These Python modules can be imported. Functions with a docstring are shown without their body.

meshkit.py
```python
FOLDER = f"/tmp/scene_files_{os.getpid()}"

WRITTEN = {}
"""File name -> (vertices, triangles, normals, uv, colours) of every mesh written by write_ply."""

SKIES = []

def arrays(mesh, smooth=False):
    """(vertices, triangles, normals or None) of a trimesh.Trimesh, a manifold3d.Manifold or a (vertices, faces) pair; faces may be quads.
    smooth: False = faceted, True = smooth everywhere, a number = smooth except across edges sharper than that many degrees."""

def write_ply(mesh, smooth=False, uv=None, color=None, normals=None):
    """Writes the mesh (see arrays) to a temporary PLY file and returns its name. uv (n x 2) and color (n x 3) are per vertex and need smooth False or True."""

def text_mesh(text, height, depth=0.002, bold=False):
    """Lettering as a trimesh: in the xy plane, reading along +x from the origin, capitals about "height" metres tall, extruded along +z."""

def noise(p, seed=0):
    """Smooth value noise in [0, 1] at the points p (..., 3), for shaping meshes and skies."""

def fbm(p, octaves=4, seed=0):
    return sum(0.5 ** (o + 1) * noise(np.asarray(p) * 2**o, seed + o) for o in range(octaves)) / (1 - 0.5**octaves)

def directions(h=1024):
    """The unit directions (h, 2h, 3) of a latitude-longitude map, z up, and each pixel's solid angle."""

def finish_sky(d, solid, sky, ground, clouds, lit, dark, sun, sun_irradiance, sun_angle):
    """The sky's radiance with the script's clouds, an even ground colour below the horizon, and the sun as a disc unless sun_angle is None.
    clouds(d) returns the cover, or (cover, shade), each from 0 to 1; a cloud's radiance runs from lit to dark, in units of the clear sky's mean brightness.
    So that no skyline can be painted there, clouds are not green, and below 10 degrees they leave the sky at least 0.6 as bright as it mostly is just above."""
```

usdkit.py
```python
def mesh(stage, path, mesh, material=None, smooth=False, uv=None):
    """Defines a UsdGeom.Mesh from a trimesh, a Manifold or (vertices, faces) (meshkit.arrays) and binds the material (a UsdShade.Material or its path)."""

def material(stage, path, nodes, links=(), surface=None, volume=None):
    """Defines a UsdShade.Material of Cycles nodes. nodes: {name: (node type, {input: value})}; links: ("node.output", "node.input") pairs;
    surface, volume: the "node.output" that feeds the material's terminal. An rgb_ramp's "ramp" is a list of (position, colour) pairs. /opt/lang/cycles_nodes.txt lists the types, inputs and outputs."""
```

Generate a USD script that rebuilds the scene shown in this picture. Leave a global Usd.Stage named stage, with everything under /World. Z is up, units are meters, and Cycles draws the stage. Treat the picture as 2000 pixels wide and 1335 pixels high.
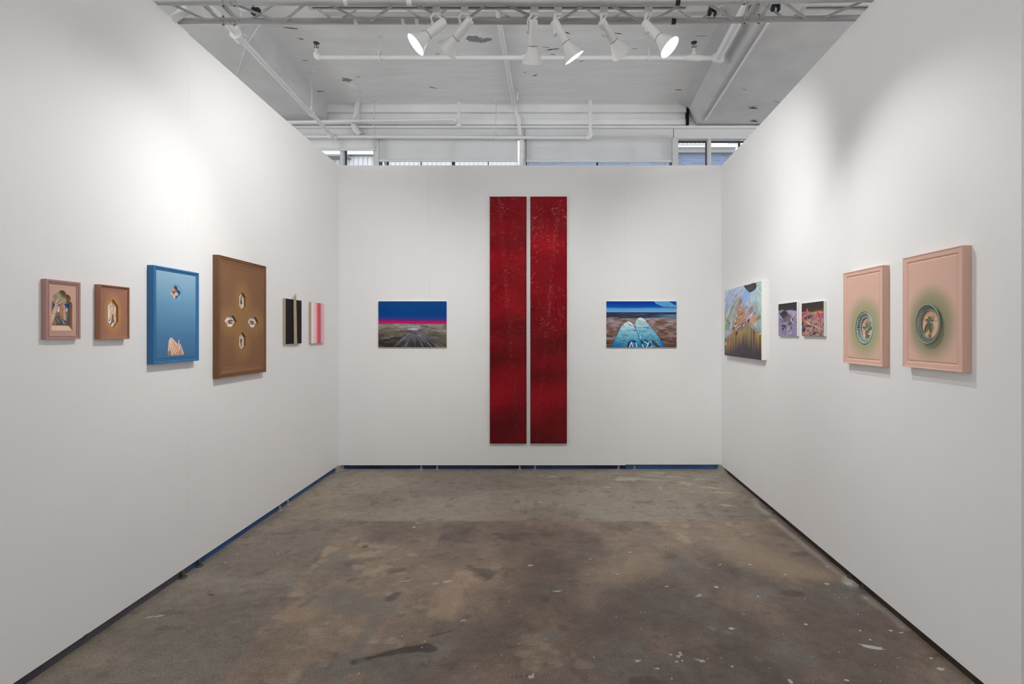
import math, random
import numpy as np, trimesh
from pxr import Usd, UsdGeom, UsdLux, UsdShade, Gf, Sdf, Vt
import usdkit, meshkit
from meshkit import fbm, noise
from shapely.geometry import Polygon
from shapely import affinity
import shapely

random.seed(7)
RNG = np.random.default_rng(7)
stage = Usd.Stage.CreateInMemory()
UsdGeom.SetStageUpAxis(stage, 'Z'); UsdGeom.SetStageMetersPerUnit(stage, 1.0)
UsdGeom.Xform.Define(stage, '/World'); UsdGeom.Scope.Define(stage, '/World/Looks')

# ------------------------------------------------------------------ camera, sky, exposure
IMW, IMH = 2000.0, 1335.0
F, CX, CY, EYE = 950.0, 1065.0, 651.0, 1.363          # focal length in pixels, principal point, eye height
AP = 36.0
cam = UsdGeom.Camera.Define(stage, '/World/camera')
cam.CreateHorizontalApertureAttr(AP); cam.CreateFocalLengthAttr(F * AP / IMW)
cam.CreateHorizontalApertureOffsetAttr(-(CX - IMW / 2) * AP / IMW)
cam.CreateVerticalApertureOffsetAttr((CY - IMH / 2) * AP / IMW)
cam.CreateClippingRangeAttr(Gf.Vec2f(0.05, 500.0))
cam.AddTransformOp().Set(Gf.Matrix4d(1, 0, 0, 0, 0, 0, 1, 0, 0, -1, 0, 0, 0, 0, EYE, 1))
cam.CreateExposureAttr(0.33)
sky = UsdLux.DomeLight.Define(stage, '/World/sky_light')
sky.CreateIntensityAttr(0.66); sky.CreateColorAttr(Gf.Vec3f(0.965, 0.985, 1.0))
sun = UsdLux.DistantLight.Define(stage, '/World/sun_light')   # high sun behind the building: it only reaches the street fronts
sun.CreateIntensityAttr(9.5); sun.CreateAngleAttr(1.0); sun.CreateColorAttr(Gf.Vec3f(1.0, 0.97, 0.92))
sun.AddRotateXYZOp().Set(Gf.Vec3f(30.0, 0.0, -12.0))
SPOT_POWER = 17.0                                       # the six lamps on the truss

# ------------------------------------------------------------------ helpers
def lin(c):
    c = np.asarray(c, float) / 255.0
    return np.where(c <= 0.04045, c / 12.92, ((c + 0.055) / 1.055) ** 2.4)
def alb(r, g, b, k=1.15):
    return tuple(np.clip(lin((r, g, b)) * k, 0, 0.9))
def ray(px, py): return np.array([(px - CX) / F, 1.0, (CY - py) / F])
EYEP = np.array([0, 0, EYE])
def on_y(px, py, Y): return EYEP + ray(px, py) * Y
def on_z(px, py, z):
    r = ray(px, py); return EYEP + r * ((z - EYE) / r[2])
def sstep(a, b, x):
    t = np.clip((x - a) / (b - a), 0, 1); return t * t * (3 - 2 * t)
def mix(a, b, t):
    return np.asarray(a) * (1 - t[..., None]) + np.asarray(b) * t[..., None]

used = {}
def numbered(parent, name):
    k = (parent, name); n = used.get(k, 0); used[k] = n + 1
    return name if n == 0 else f'{name}_{n:03d}'
def tag(prim, label=None, cat=None, group=None, kind=None):
    p = prim.GetPrim() if hasattr(prim, 'GetPrim') else prim
    for k, v in (('label', label), ('category', cat), ('group', group), ('kind', kind)):
        if v: p.SetCustomDataByKey(k, v)
    return p
def thing(name, label, cat=None, group=None, kind=None, matrix=None, loc=None):
    x = UsdGeom.Xform.Define(stage, '/World/' + numbered('/World', name))
    if matrix is not None: x.AddTransformOp().Set(matrix)
    elif loc is not None: x.AddTranslateOp().Set(Gf.Vec3d(*map(float, loc)))
    return tag(x, label, cat, group, kind)
def obj(name, mesh, mat, parent=None, smooth=False, label=None, cat=None, group=None, kind=None, col=None, attrs=None):
    base = str(parent.GetPath()) if parent is not None else '/World'
    path = base + '/' + numbered(base, name)
    m = usdkit.mesh(stage, path, mesh, M[mat] if isinstance(mat, str) else mat, smooth=smooth)
    pv = UsdGeom.PrimvarsAPI(m)
    if col is not None:
        pv.CreatePrimvar('paint', Sdf.ValueTypeNames.Color3fArray, 'vertex').Set(Vt.Vec3fArray.FromNumpy(np.asarray(col, np.float32).reshape(-1, 3)))
    for k, v in (attrs or {}).items():
        pv.CreatePrimvar(k, Sdf.ValueTypeNames.FloatArray, 'vertex').Set(Vt.FloatArray.FromNumpy(np.asarray(v, np.float32).ravel()))
    tag(m, label, cat, group, kind)
    return m.GetPrim()

cat_ = trimesh.util.concatenate
def box(x0, x1, y0, y1, z0, z1):
    m = trimesh.creation.box([x1 - x0, y1 - y0, z1 - z0]); m.apply_translation([(x0 + x1) / 2, (y0 + y1) / 2, (z0 + z1) / 2]); return m
def bevel_box(x0, x1, y0, y1, z0, z1, b=0.002):
    v = []
    for sx, x in ((1, x0), (-1, x1)):
        for sy, y in ((1, y0), (-1, y1)):
            for sz, z in ((1, z0), (-1, z1)):
                v += [(x + sx * b, y + sy * b, z), (x + sx * b, y, z + sz * b), (x, y + sy * b, z + sz * b)]
    return trimesh.convex.convex_hull(np.array(v))
def tube(pts, r, n=12, caps=True):
    """a round bar along a polyline; pts (k,3)"""
    p = np.asarray(pts, float); k = len(p)
    t = np.gradient(p, axis=0) if k > 2 else np.repeat((p[1] - p[0])[None], k, 0)
    t /= np.linalg.norm(t, axis=1, keepdims=True)
    up = np.array([0, 0, 1.0]) if abs(t[0][2]) < 0.9 else np.array([1.0, 0, 0])
    a = np.cross(t, up); a /= np.linalg.norm(a, axis=1, keepdims=True); b = np.cross(t, a)
    ang = np.arange(n) * 2 * np.pi / n
    rr = np.broadcast_to(np.asarray(r, float), (k,))
    v = p[:, None] + rr[:, None, None] * (np.cos(ang)[None, :, None] * a[:, None] + np.sin(ang)[None, :, None] * b[:, None])
    f = []
    for i in range(k - 1):
        for j in range(n):
            q = (i * n + j, i * n + (j + 1) % n, (i + 1) * n + (j + 1) % n, (i + 1) * n + j)
            f += [(q[0], q[2], q[1]), (q[0], q[3], q[2])]
    v = v.reshape(-1, 3)
    if caps:
        v = np.vstack([v, p[0], p[-1]]); c0, c1 = len(v) - 2, len(v) - 1
        for j in range(n):
            f += [(c0, j, (j + 1) % n), (c1, (k - 1) * n + (j + 1) % n, (k - 1) * n + j)]
    m = trimesh.Trimesh(v, f, process=False); trimesh.repair.fix_normals(m); return m
def elbow(a, c, b, rad, n=8):
    """points of a rounded corner at c between a and b"""
    a, c, b = map(np.asarray, (a, c, b)); u = (a - c) / np.linalg.norm(a - c); w = (b - c) / np.linalg.norm(b - c)
    p0, p1 = c + u * rad, c + w * rad
    return [(1 - t) ** 2 * p0 + 2 * t * (1 - t) * c + t * t * p1 for t in np.linspace(0, 1, n)]
def lathe(profile, n=32):
    """profile [(r, z)] about +z"""
    pr = np.array(profile, float); ang = np.arange(n) * 2 * np.pi / n
    v = np.stack([pr[:, None, 0] * np.cos(ang), pr[:, None, 0] * np.sin(ang), np.repeat(pr[:, 1:2], n, 1)], -1).reshape(-1, 3)
    f = []
    for i in range(len(pr) - 1):
        for j in range(n):
            a, b, c, d = i * n + j, i * n + (j + 1) % n, (i + 1) * n + (j + 1) % n, (i + 1) * n + j
            f += [(a, b, c), (a, c, d)]
    return trimesh.Trimesh(v, f, process=False)
def frame_z(o, d):
    """4x4 that carries +z onto d at o"""
    d = np.asarray(d, float) / np.linalg.norm(d); h = np.array([0, 0, 1.0]) if abs(d[2]) < 0.95 else np.array([0, 1.0, 0])
    x = np.cross(h, d); x /= np.linalg.norm(x); y = np.cross(d, x)
    T = np.eye(4); T[:3, 0], T[:3, 1], T[:3, 2], T[:3, 3] = x, y, d, o; return T
def prism(poly_xy, z0, z1):
    m = trimesh.creation.extrude_polygon(poly_xy, z1 - z0, engine='earcut'); m.apply_translation([0, 0, z0]); return m
def blob(cx, cy, rx, ry, seed, n=18, rough=0.3, ang=0.0):
    g = np.random.default_rng(seed); a = np.linspace(0, 2 * np.pi, n, endpoint=False)
    r = 1 + rough * (g.random(n) - 0.5) * 2
    x, y = rx * r * np.cos(a), ry * r * np.sin(a); c, s = math.cos(ang), math.sin(ang)
    return Polygon(np.stack([cx + x * c - y * s, cy + x * s + y * c], 1)).buffer(0)
def grid_mesh(xs, ys, z=None):
    X, Y = np.meshgrid(xs, ys); nx, ny = len(xs), len(ys)
    Z = np.zeros_like(X) if z is None else z
    i, j = np.meshgrid(np.arange(nx - 1), np.arange(ny - 1))
    a = (j * nx + i).ravel(); f = np.vstack([np.stack([a, a + 1, a + nx + 1], 1), np.stack([a, a + nx + 1, a + nx], 1)])
    return np.stack([X, Y, Z], -1).reshape(-1, 3), f

# ------------------------------------------------------------------ materials
M = {}
def mat(name, nodes, links, surface='p.BSDF'):
    M[name] = usdkit.material(stage, '/World/Looks/' + name, nodes, links, surface=surface); return M[name]
def plain(name, col, rough=0.5, spec=0.5, metal=0.0, bump=None, **kw):
    n = {'p': ('principled_bsdf', {'base_color': col, 'roughness': rough, 'specular_ior_level': spec, 'metallic': metal, **kw})}; l = []
    if bump:
        sc, st, dist = bump
        n['g'] = ('geometry', {}); n['n'] = ('noise_texture', {'scale': sc, 'detail': 4.0}); n['b'] = ('bump', {'strength': st, 'distance': dist})
        l = [('g.position', 'n.vector'), ('n.fac', 'b.height'), ('b.normal', 'p.normal')]
    return mat(name, n, l)
def varied(name, c1, c2, scale, rough=0.6, stretch=(1, 1, 1), bump=None, spec=0.3, lo=0.35, hi=0.65):
    n = {'g': ('geometry', {}), 'm': ('mapping', {'scale': stretch}), 'n': ('noise_texture', {'scale': scale, 'detail': 6.0, 'roughness': 0.6}),
         'r': ('rgb_ramp', {'ramp': [(lo, c1), (hi, c2)]}), 'p': ('principled_bsdf', {'roughness': rough, 'specular_ior_level': spec})}
    l = [('g.position', 'm.vector'), ('m.vector', 'n.vector'), ('n.fac', 'r.fac'), ('r.color', 'p.base_color')]
    if bump:
        n['n2'] = ('noise_texture', {'scale': bump[0], 'detail': 5.0}); n['b'] = ('bump', {'strength': bump[1], 'distance': bump[2]})
        l += [('m.vector', 'n2.vector'), ('n2.fac', 'b.height'), ('b.normal', 'p.normal')]
    return mat(name, n, l)

varied('wall_paint', (0.795, 0.795, 0.793), (0.815, 0.815, 0.813), 1.3, rough=0.55, bump=(140.0, 0.10, 0.002), spec=0.25)
varied('ceiling_paint', (0.80, 0.80, 0.802), (0.86, 0.86, 0.86), 2.0, rough=0.7, stretch=(0.6, 3.0, 3.0), bump=(9.0, 0.35, 0.012), spec=0.2)
varied('lintel_paint', (0.77, 0.77, 0.772), (0.83, 0.83, 0.83), 3.0, rough=0.7, bump=(7.0, 0.3, 0.012), spec=0.2)
varied('beam_paint', (0.56, 0.56, 0.562), (0.62, 0.62, 0.62), 3.0, rough=0.7, bump=(7.0, 0.3, 0.012), spec=0.2)  # lintel paint darkened: the shade on beam undersides is put into the colour
plain('peeled', (0.30, 0.30, 0.305), 0.9, 0.1, bump=(30.0, 0.3, 0.004))
plain('crack_dark', (0.06, 0.055, 0.05), 0.9, 0.1)
plain('flake_white', (0.78, 0.78, 0.78), 0.7, 0.2)
plain('pipe_paint', (0.74, 0.74, 0.742), 0.42, 0.4, bump=(25.0, 0.15, 0.002))
plain('rod_paint', (0.60, 0.60, 0.60), 0.5, 0.4)
varied('aluminium', (0.36, 0.36, 0.365), (0.50, 0.50, 0.505), 12.0, rough=0.33, stretch=(0.25, 4, 4), spec=0.8)
plain('lamp_white', (0.74, 0.74, 0.735), 0.28, 0.5)
plain('track_white', (0.66, 0.66, 0.66), 0.4, 0.5)
plain('black_plastic', (0.015, 0.015, 0.016), 0.5, 0.4)
plain('gap_dark', (0.012, 0.011, 0.011), 0.8, 0.1)
varied('base_blue', alb(40, 66, 106, 1.25), alb(52, 82, 128, 1.35), 5.0, rough=0.5)
varied('base_navy', alb(14, 18, 30), alb(34, 56, 92, 1.2), 1.6, rough=0.55, stretch=(1, 1, 1))
varied('base_grey', alb(58, 56, 62, 1.3), alb(78, 76, 84, 1.3), 3.0, rough=0.55)
varied('base_black', alb(34, 30, 28), alb(62, 54, 48), 4.0, rough=0.6)
plain('foot_steel', (0.42, 0.41, 0.39), 0.4, 0.5, 0.6)
plain('foot_dark', (0.07, 0.065, 0.055), 0.5, 0.4)
plain('post_paint', (0.62, 0.62, 0.63), 0.5, 0.3)
plain('mullion_dark', (0.05, 0.052, 0.06), 0.45, 0.4)
plain('sill_white', (0.68, 0.68, 0.69), 0.5, 0.3)
mat('lamp_glow', {'e': ('emission', {'color': (1.0, 0.985, 0.95), 'strength': 9.0})}, [], 'e.emission')
mat('window_glass', {'t': ('transparent_bsdf', {'color': (0.97, 0.98, 0.985)}), 'g': ('glossy_bsdf', {'color': (1, 1, 1), 'roughness': 0.02}), 'f': ('fresnel', {'IOR': 1.45}), 'm': ('mix_closure', {})},
    [('f.fac', 'm.fac'), ('t.BSDF', 'm.closure1'), ('g.BSDF', 'm.closure2')], 'm.closure')
mat('blind_cloth', {'g': ('geometry', {}), 'mp': ('mapping', {'scale': (1, 1, 1)}), 'n': ('noise_texture', {'scale': 1.2, 'detail': 2.0}),
                    'd': ('diffuse_bsdf', {'color': (0.82, 0.82, 0.815)}), 'tl': ('translucent_bsdf', {'color': (0.92, 0.91, 0.89)}), 't': ('transparent_bsdf', {'color': (1, 1, 1)}),
                    'm1': ('mix_closure', {'fac': 0.62}), 'm2': ('mix_closure', {'fac': 0.10})},
    [('d.BSDF', 'm1.closure1'), ('tl.BSDF', 'm1.closure2'), ('m1.closure', 'm2.closure1'), ('t.BSDF', 'm2.closure2')], 'm2.closure')
# paint carried by the mesh itself (the pictures)
def painted(name, rough=0.6, spec=0.3, weave=0.0, wscale=900.0, coat=0.0):
    n = {'a': ('attribute', {'attribute': 'paint'}), 'p': ('principled_bsdf', {'roughness': rough, 'specular_ior_level': spec, 'coat_weight': coat, 'coat_roughness': 0.15})}
    l = [('a.color', 'p.base_color')]
    if weave:
        n.update({'g': ('geometry', {}), 'n': ('noise_texture', {'scale': wscale, 'detail': 3.0}), 'b': ('bump', {'strength': weave, 'distance': 0.001})})
        l += [('g.position', 'n.vector'), ('n.fac', 'b.height'), ('b.normal', 'p.normal')]
    return mat(name, n, l)
painted('paint_matte', 0.62, 0.14, 0.15, 500.0)
painted('paint_satin', 0.5, 0.08, 0.1, 300.0)
plain('canvas_white', (0.83, 0.825, 0.80), 0.7, 0.2, bump=(600.0, 0.15, 0.001))
plain('canvas_linen', alb(160, 146, 126, 1.25), 0.85, 0.1, bump=(700.0, 0.3, 0.001))
plain('dark_edge', alb(70, 30, 22), 0.6, 0.2)
# red combed paint: ridges run along the mesh's "comb" phase
mat('red_comb', {'a': ('attribute', {'attribute': 'paint'}), 'c': ('attribute', {'attribute': 'comb'}), 'g': ('geometry', {}),
                 's': ('math', {'math_type': 'sine'}), 'n': ('noise_texture', {'scale': 90.0, 'detail': 4.0, 'roughness': 0.6}), 'n2': ('noise_texture', {'scale': 14.0, 'detail': 3.0}),
                 'add': ('math', {'math_type': 'multiply_add', 'value2': 0.8}), 'b': ('bump', {'strength': 0.6, 'distance': 0.003}),
                 'mr': ('map_range', {'from_min': -1.0, 'from_max': 1.0, 'to_min': 0.84, 'to_max': 1.10}), 'mc': ('mix', {'mix_type': 'multiply', 'fac': 1.0}),
                 'rr': ('map_range', {'from_min': 0.38, 'from_max': 0.62, 'to_min': 0.30, 'to_max': 0.55, 'clamp': True}),
                 'p': ('principled_bsdf', {'specular_ior_level': 0.22})},
    [('a.color', 'mc.color1'), ('c.fac', 's.value1'), ('s.value', 'mr.value'), ('mr.result', 'mc.color2'), ('mc.color', 'p.base_color'),
     ('g.position', 'n.vector'), ('g.position', 'n2.vector'), ('n.fac', 'add.value1'), ('s.value', 'add.value3'), ('add.value', 'b.height'), ('b.normal', 'p.normal'),
     ('n2.fac', 'rr.value'), ('rr.result', 'p.roughness')])
# concrete floor: stains are the mesh's own colour, the grain comes from here
mat('concrete', {'a': ('attribute', {'attribute': 'paint'}), 'sp': ('attribute', {'attribute': 'grit'}), 'g': ('geometry', {}),
                 'n': ('noise_texture', {'scale': 120.0, 'detail': 5.0, 'roughness': 0.75}), 'mr': ('map_range', {'from_min': 0.3, 'from_max': 0.7, 'to_min': 0.62, 'to_max': 1.38}),
                 'v': ('noise_texture', {'scale': 85.0, 'detail': 2.0}), 'vr': ('map_range', {'from_min': 0.60, 'from_max': 0.68, 'to_min': 0.0, 'to_max': 0.45, 'clamp': True}),
                 'vm': ('math', {'math_type': 'multiply'}), 'm1': ('mix', {'mix_type': 'multiply', 'fac': 1.0}), 'm2': ('mix', {'mix_type': 'mix', 'color2': (0.05, 0.042, 0.036)}),
                 'n3': ('noise_texture', {'scale': 6.0, 'detail': 5.0}), 'rr': ('map_range', {'from_min': 0.3, 'from_max': 0.7, 'to_min': 0.42, 'to_max': 0.62}),
                 'b': ('bump', {'strength': 0.25, 'distance': 0.002}), 'p': ('principled_bsdf', {'specular_ior_level': 0.35})},
    [('g.position', 'n.vector'), ('n.fac', 'mr.value'), ('a.color', 'm1.color1'), ('mr.result', 'm1.color2'), ('g.position', 'v.vector'), ('v.fac', 'vr.value'), ('vr.result', 'vm.value1'), ('sp.fac', 'vm.value2'),
     ('m1.color', 'm2.color1'), ('vm.value', 'm2.fac'), ('m2.color', 'p.base_color'), ('g.position', 'n3.vector'), ('n3.fac', 'rr.value'), ('rr.result', 'p.roughness'), ('n.fac', 'b.height'), ('b.normal', 'p.normal')])
plain('splash_white', (0.50, 0.49, 0.465), 0.6, 0.3)
plain('splash_cream', (0.40, 0.375, 0.28), 0.6, 0.3)
plain('splash_grey', (0.21, 0.20, 0.185), 0.6, 0.3)
plain('leaf_tan_', (0.10, 0.05, 0.03), 0.8, 0.2)
plain('leaf_tan', (0.30, 0.17, 0.07), 0.7, 0.2)
# outside
mat('far_brick', {'g': ('geometry', {}), 'm': ('mapping', {'rotation': (math.pi / 2, 0, 0)}), 'b': ('brick_texture', {'color1': (0.13, 0.18, 0.29), 'color2': (0.18, 0.23, 0.35), 'mortar': (0.22, 0.27, 0.38), 'scale': 1.0, 'brick_width': 0.24, 'row_height': 0.075, 'mortar_size': 0.006}),
                  'n': ('noise_texture', {'scale': 0.8, 'detail': 4.0}), 'mx': ('mix', {'mix_type': 'multiply', 'fac': 0.4}), 'p': ('principled_bsdf', {'roughness': 0.8})},
    [('g.position', 'm.vector'), ('m.vector', 'b.vector'), ('b.color', 'mx.color1'), ('g.position', 'n.vector'), ('n.fac', 'mx.color2'), ('mx.color', 'p.base_color')])
plain('far_white', (0.82, 0.82, 0.82), 0.8, 0.2)
plain('far_grey', (0.24, 0.24, 0.245), 0.8, 0.2)
plain('far_pane', (0.55, 0.60, 0.68), 0.15, 0.5)
plain('far_blue', (0.55, 0.62, 0.74), 0.3, 0.5)
plain('far_panel', (0.58, 0.59, 0.62), 0.8, 0.2)
plain('far_cream', (0.46, 0.465, 0.475), 0.8, 0.2)

# ------------------------------------------------------------------ the booth's three walls
class Wall:
    def __init__(s, O, T):
        s.O = np.array([O[0], O[1], 0.0]); s.T = np.array([T[0], T[1], 0.0]); s.T /= np.linalg.norm(s.T)
        s.N = np.cross(s.T, [0, 0, 1.0])
    def hit(s, px, py, d=0.0):
        r = ray(px, py); O = s.O + s.N * d
        p = EYEP + r * (np.dot(O - EYEP, s.N) / np.dot(r, s.N))
        return float(np.dot(p - s.O, s.T)), float(p[2])
    def at(s, t, z, d=0.0): return s.O + s.T * t + s.N * d + np.array([0, 0, z])
    def mtx(s, t, z, d=0.0):
        o = s.at(t, z, d)
        return Gf.Matrix4d(*s.T, 0, 0, 0, 1, 0, *s.N, 0, *o, 1)
YB = 4.887
XL, XR = -2.076, 1.770
BACK = Wall((XL, YB), (1, 0))
dl = np.array([-20 / F, 1.0]); dr = np.array([34.6 / F, 1.0])
LEFT = Wall((XL, YB), dl)                       # t runs away from the camera, so the room's part has t < 0
RIGHT = Wall((XR, YB), -dr)                     # t runs towards the camera
ZB = 0.040                                       # underside of the wall panels
THK = 0.06
def wall_panel(w, t0, t1, z0a, z0b, z1a, z1b, thick=THK, gap=0.0002):
    """one panel, its face on the wall plane; heights may differ at its two ends"""
    b = 0.0005
    v = []
    for t, zl, zh in ((t0 + gap, z0a, z1a), (t1 - gap, z0b, z1b)):
        s = 1 if t < (t0 + t1) / 2 else -1
        v += [w.at(t + s * b, zl + b, 0), w.at(t + s * b, zh - b, 0), w.at(t, zl, -b), w.at(t, zh, -b), w.at(t, zl, -thick), w.at(t, zh, -thick)]
    return trimesh.convex.convex_hull(np.array(v))
def seam_t(w, px): return w.hit(px, 651)[0]

wl = thing('wall_left', 'left booth wall of white painted panels', kind='structure')
seamsL = [seam_t(LEFT, 549), seam_t(LEFT, 369)]
stepL = seamsL[0] - seamsL[1]
edges = [0.0, seamsL[0], seamsL[1], seamsL[1] - stepL, seamsL[1] - 1.6 * stepL]
topL = [3.050, 3.052, 3.072, 3.105, 3.12]
for k in range(4):
    a, b = edges[k + 1], edges[k]
    obj('panel', wall_panel(LEFT, a, b, ZB, ZB, topL[k + 1] - (0.006 if k == 1 else 0), topL[k]), 'wall_paint', wl)
chipc = LEFT.hit(166, 1242); obj('chipped_edge', prism(blob(0, 0, .012, .007, 3, rough=.4), 0, .001).apply_transform(np.array([[LEFT.T[0], 0, LEFT.N[0], LEFT.at(chipc[0], 0)[0]], [LEFT.T[1], 0, LEFT.N[1], LEFT.at(chipc[0], 0)[1]], [0, 1, 0, chipc[1]], [0, 0, 0, 1.]])), 'leaf_tan_', wl, label='small brown chip in the paint near the floor')
wb = thing('wall_back', 'back booth wall of white painted panels behind the red panels', kind='structure')
bx = [-THK, seam_t(BACK, 838), seam_t(BACK, 1030), seam_t(BACK, 1222), XR - XL + THK]
for k in range(4):
    e0, e1 = (-.05 if k == 0 else bx[k]), (XR - XL + .05 if k == 3 else bx[k + 1])
    obj('panel', wall_panel(BACK, e0, e1, ZB + (0.006 if k == 3 else 0), ZB + (0.006 if k == 3 else 0), 3.052, 3.052), 'wall_paint', wb)
wr = thing('wall_right', 'right booth wall of white painted panels', kind='structure')
seamsR = [seam_t(RIGHT, 1502), seam_t(RIGHT, 1664)]
edges = [0.0, seamsR[0], seamsR[1], RIGHT.hit(1995, 651)[0]]
topR = [3.050, 3.052, 3.062, 3.085]
for k in range(3):
    obj('panel', wall_panel(RIGHT, edges[k], edges[k + 1], ZB, ZB, topR[k], topR[k + 1] + (0.004 if k == 1 else 0)), 'wall_paint', wr)
obj('panel', wall_panel(RIGHT, edges[3], edges[3] + 0.6, ZB, ZB, 3.085, 3.09, thick=THK).apply_translation(RIGHT.N * -0.012), 'wall_paint', wr)

def strip(w, t0, t1, z0, z1, d0, d1):
    v = [w.at(t, z, d) for t in (t0, t1) for z in (z0, z1) for d in (d0, d1)]
    return trimesh.convex.convex_hull(np.array(v))
bl = thing('baseboard_left', 'blue painted rail under the left wall', kind='structure')
obj('rail', strip(LEFT, seamsL[1] + 0.02, -0.06, 0.0, ZB - 0.001, -0.05, -0.012), 'base_blue', bl)
obj('rail', strip(LEFT, seamsL[1] - 1.6 * stepL, seamsL[1] + 0.02, 0.0, ZB - 0.001, -0.05, -0.010), 'base_grey', bl, label='grey black length of rail')
bb = thing('baseboard_back', 'navy and black rail under the back wall', kind='structure')
obj('rail', strip(BACK, 0.02, bx[3], 0.0, ZB - 0.001, -0.05, -0.014), 'base_navy', bb)
obj('rail', strip(BACK, bx[3], XR - XL - 0.02, 0.0, ZB + 0.004, -0.05, -0.012), 'base_blue', bb, label='blue length of rail')
br_ = thing('baseboard_right', 'dark rail under the right wall', kind='structure')
obj('rail', strip(RIGHT, 0.06, edges[3] + 0.6, 0.0, ZB - 0.001, -0.05, -0.014), 'base_black', br_)

def foot(parent, w, t, mat_='foot_steel', lift=0.0, dd=.004):
    m = lathe([(0.0, 0.0), (0.022, 0.0), (0.022, 0.004), (0.018, 0.007), (0.007, 0.009), (0.006, 0.010), (0.006, ZB - 0.002 + lift), (0, ZB - 0.002 + lift)], 16)
    nut = trimesh.creation.cylinder(0.012, 0.008, sections=6); nut.apply_translation([0, 0, 0.022])
    m = cat_([m, nut]); m.apply_translation(w.at(t, 0, dd))
    obj('levelling_foot', m, mat_, parent, smooth=35)
for px in (670, 823, 854, 1015, 1045, 1208, 1239, 1403): foot(wb, BACK, seam_t(BACK, px))
for px, mt in ((655, 'foot_steel'), (561, 'foot_steel'), (545, 'foot_steel'), (388, 'foot_dark'), (355, 'foot_dark')): foot(wl, LEFT, seam_t(LEFT, px), mt)
for px, mt in ((1416, 'foot_steel'), (1497, 'foot_dark'), (1509, 'foot_dark'), (1656, 'foot_dark'), (1680, 'foot_dark')): foot(wr, RIGHT, seam_t(RIGHT, px), mt, dd=-.018)

aw = thing('wall_aisle', 'added plain white wall behind the viewer, unseen, holding back sky light', kind='structure')  # unseen wall, added to cut the sky light coming in from behind
obj('panel', box(-4.2, 4.2, -2.70, -2.64, .04, 3.05), 'wall_paint', aw)
# ------------------------------------------------------------------ floor
def fl(px, py): return on_z(px, py, 0.0)[:2]
xs = np.unique(np.concatenate([np.linspace(-9, -2.3, 24), np.arange(-2.3, 2.1, 0.0085), np.linspace(2.1, 9, 24)]))
ys = np.unique(np.concatenate([np.linspace(-7, 1.72, 24), 1.72 + np.cumsum(np.linspace(0.0055, 0.011, 390)), np.linspace(5.0, 7.05, 10)]))
fv, ff = grid_mesh(xs, ys)
P = fv.copy(); X, Y = P[:, 0], P[:, 1]
def fb(sx, sy, o, seed): return fbm(np.stack([X * sx, Y * sy, X * 0 + seed * 3.7], -1), o, seed)
K = 1.60
front_d, front_l = np.array(alb(84, 75, 68, K)), np.array(alb(124, 108, 94, K))
back_c, back_d = np.array(alb(119, 111, 101, K)), np.array(alb(104, 96, 87, K))
n1 = fb(0.9, 0.8, 4, 1); n2 = fb(3.2, 2.4, 5, 2); n3 = fb(9, 7, 4, 3)
t = sstep(0.36, 0.64, n1 * 0.55 + n2 * 0.35 + n3 * 0.1)
cf = mix(front_d, front_l, t)
cf = mix(cf, np.array(alb(92, 88, 84, K)), sstep(0.60, 0.72, fb(2.6, 3.5, 4, 9)) * 0.7)      # grey blotches
cf = mix(cf, np.array(alb(74, 67, 62, K)), sstep(0.66, 0.74, fb(4.5, 4.0, 4, 14)) * 0.75)    # dark blotches
cb = mix(back_c, back_d, sstep(0.4, 0.65, fb(1.2, 3.0, 5, 4)))
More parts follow.
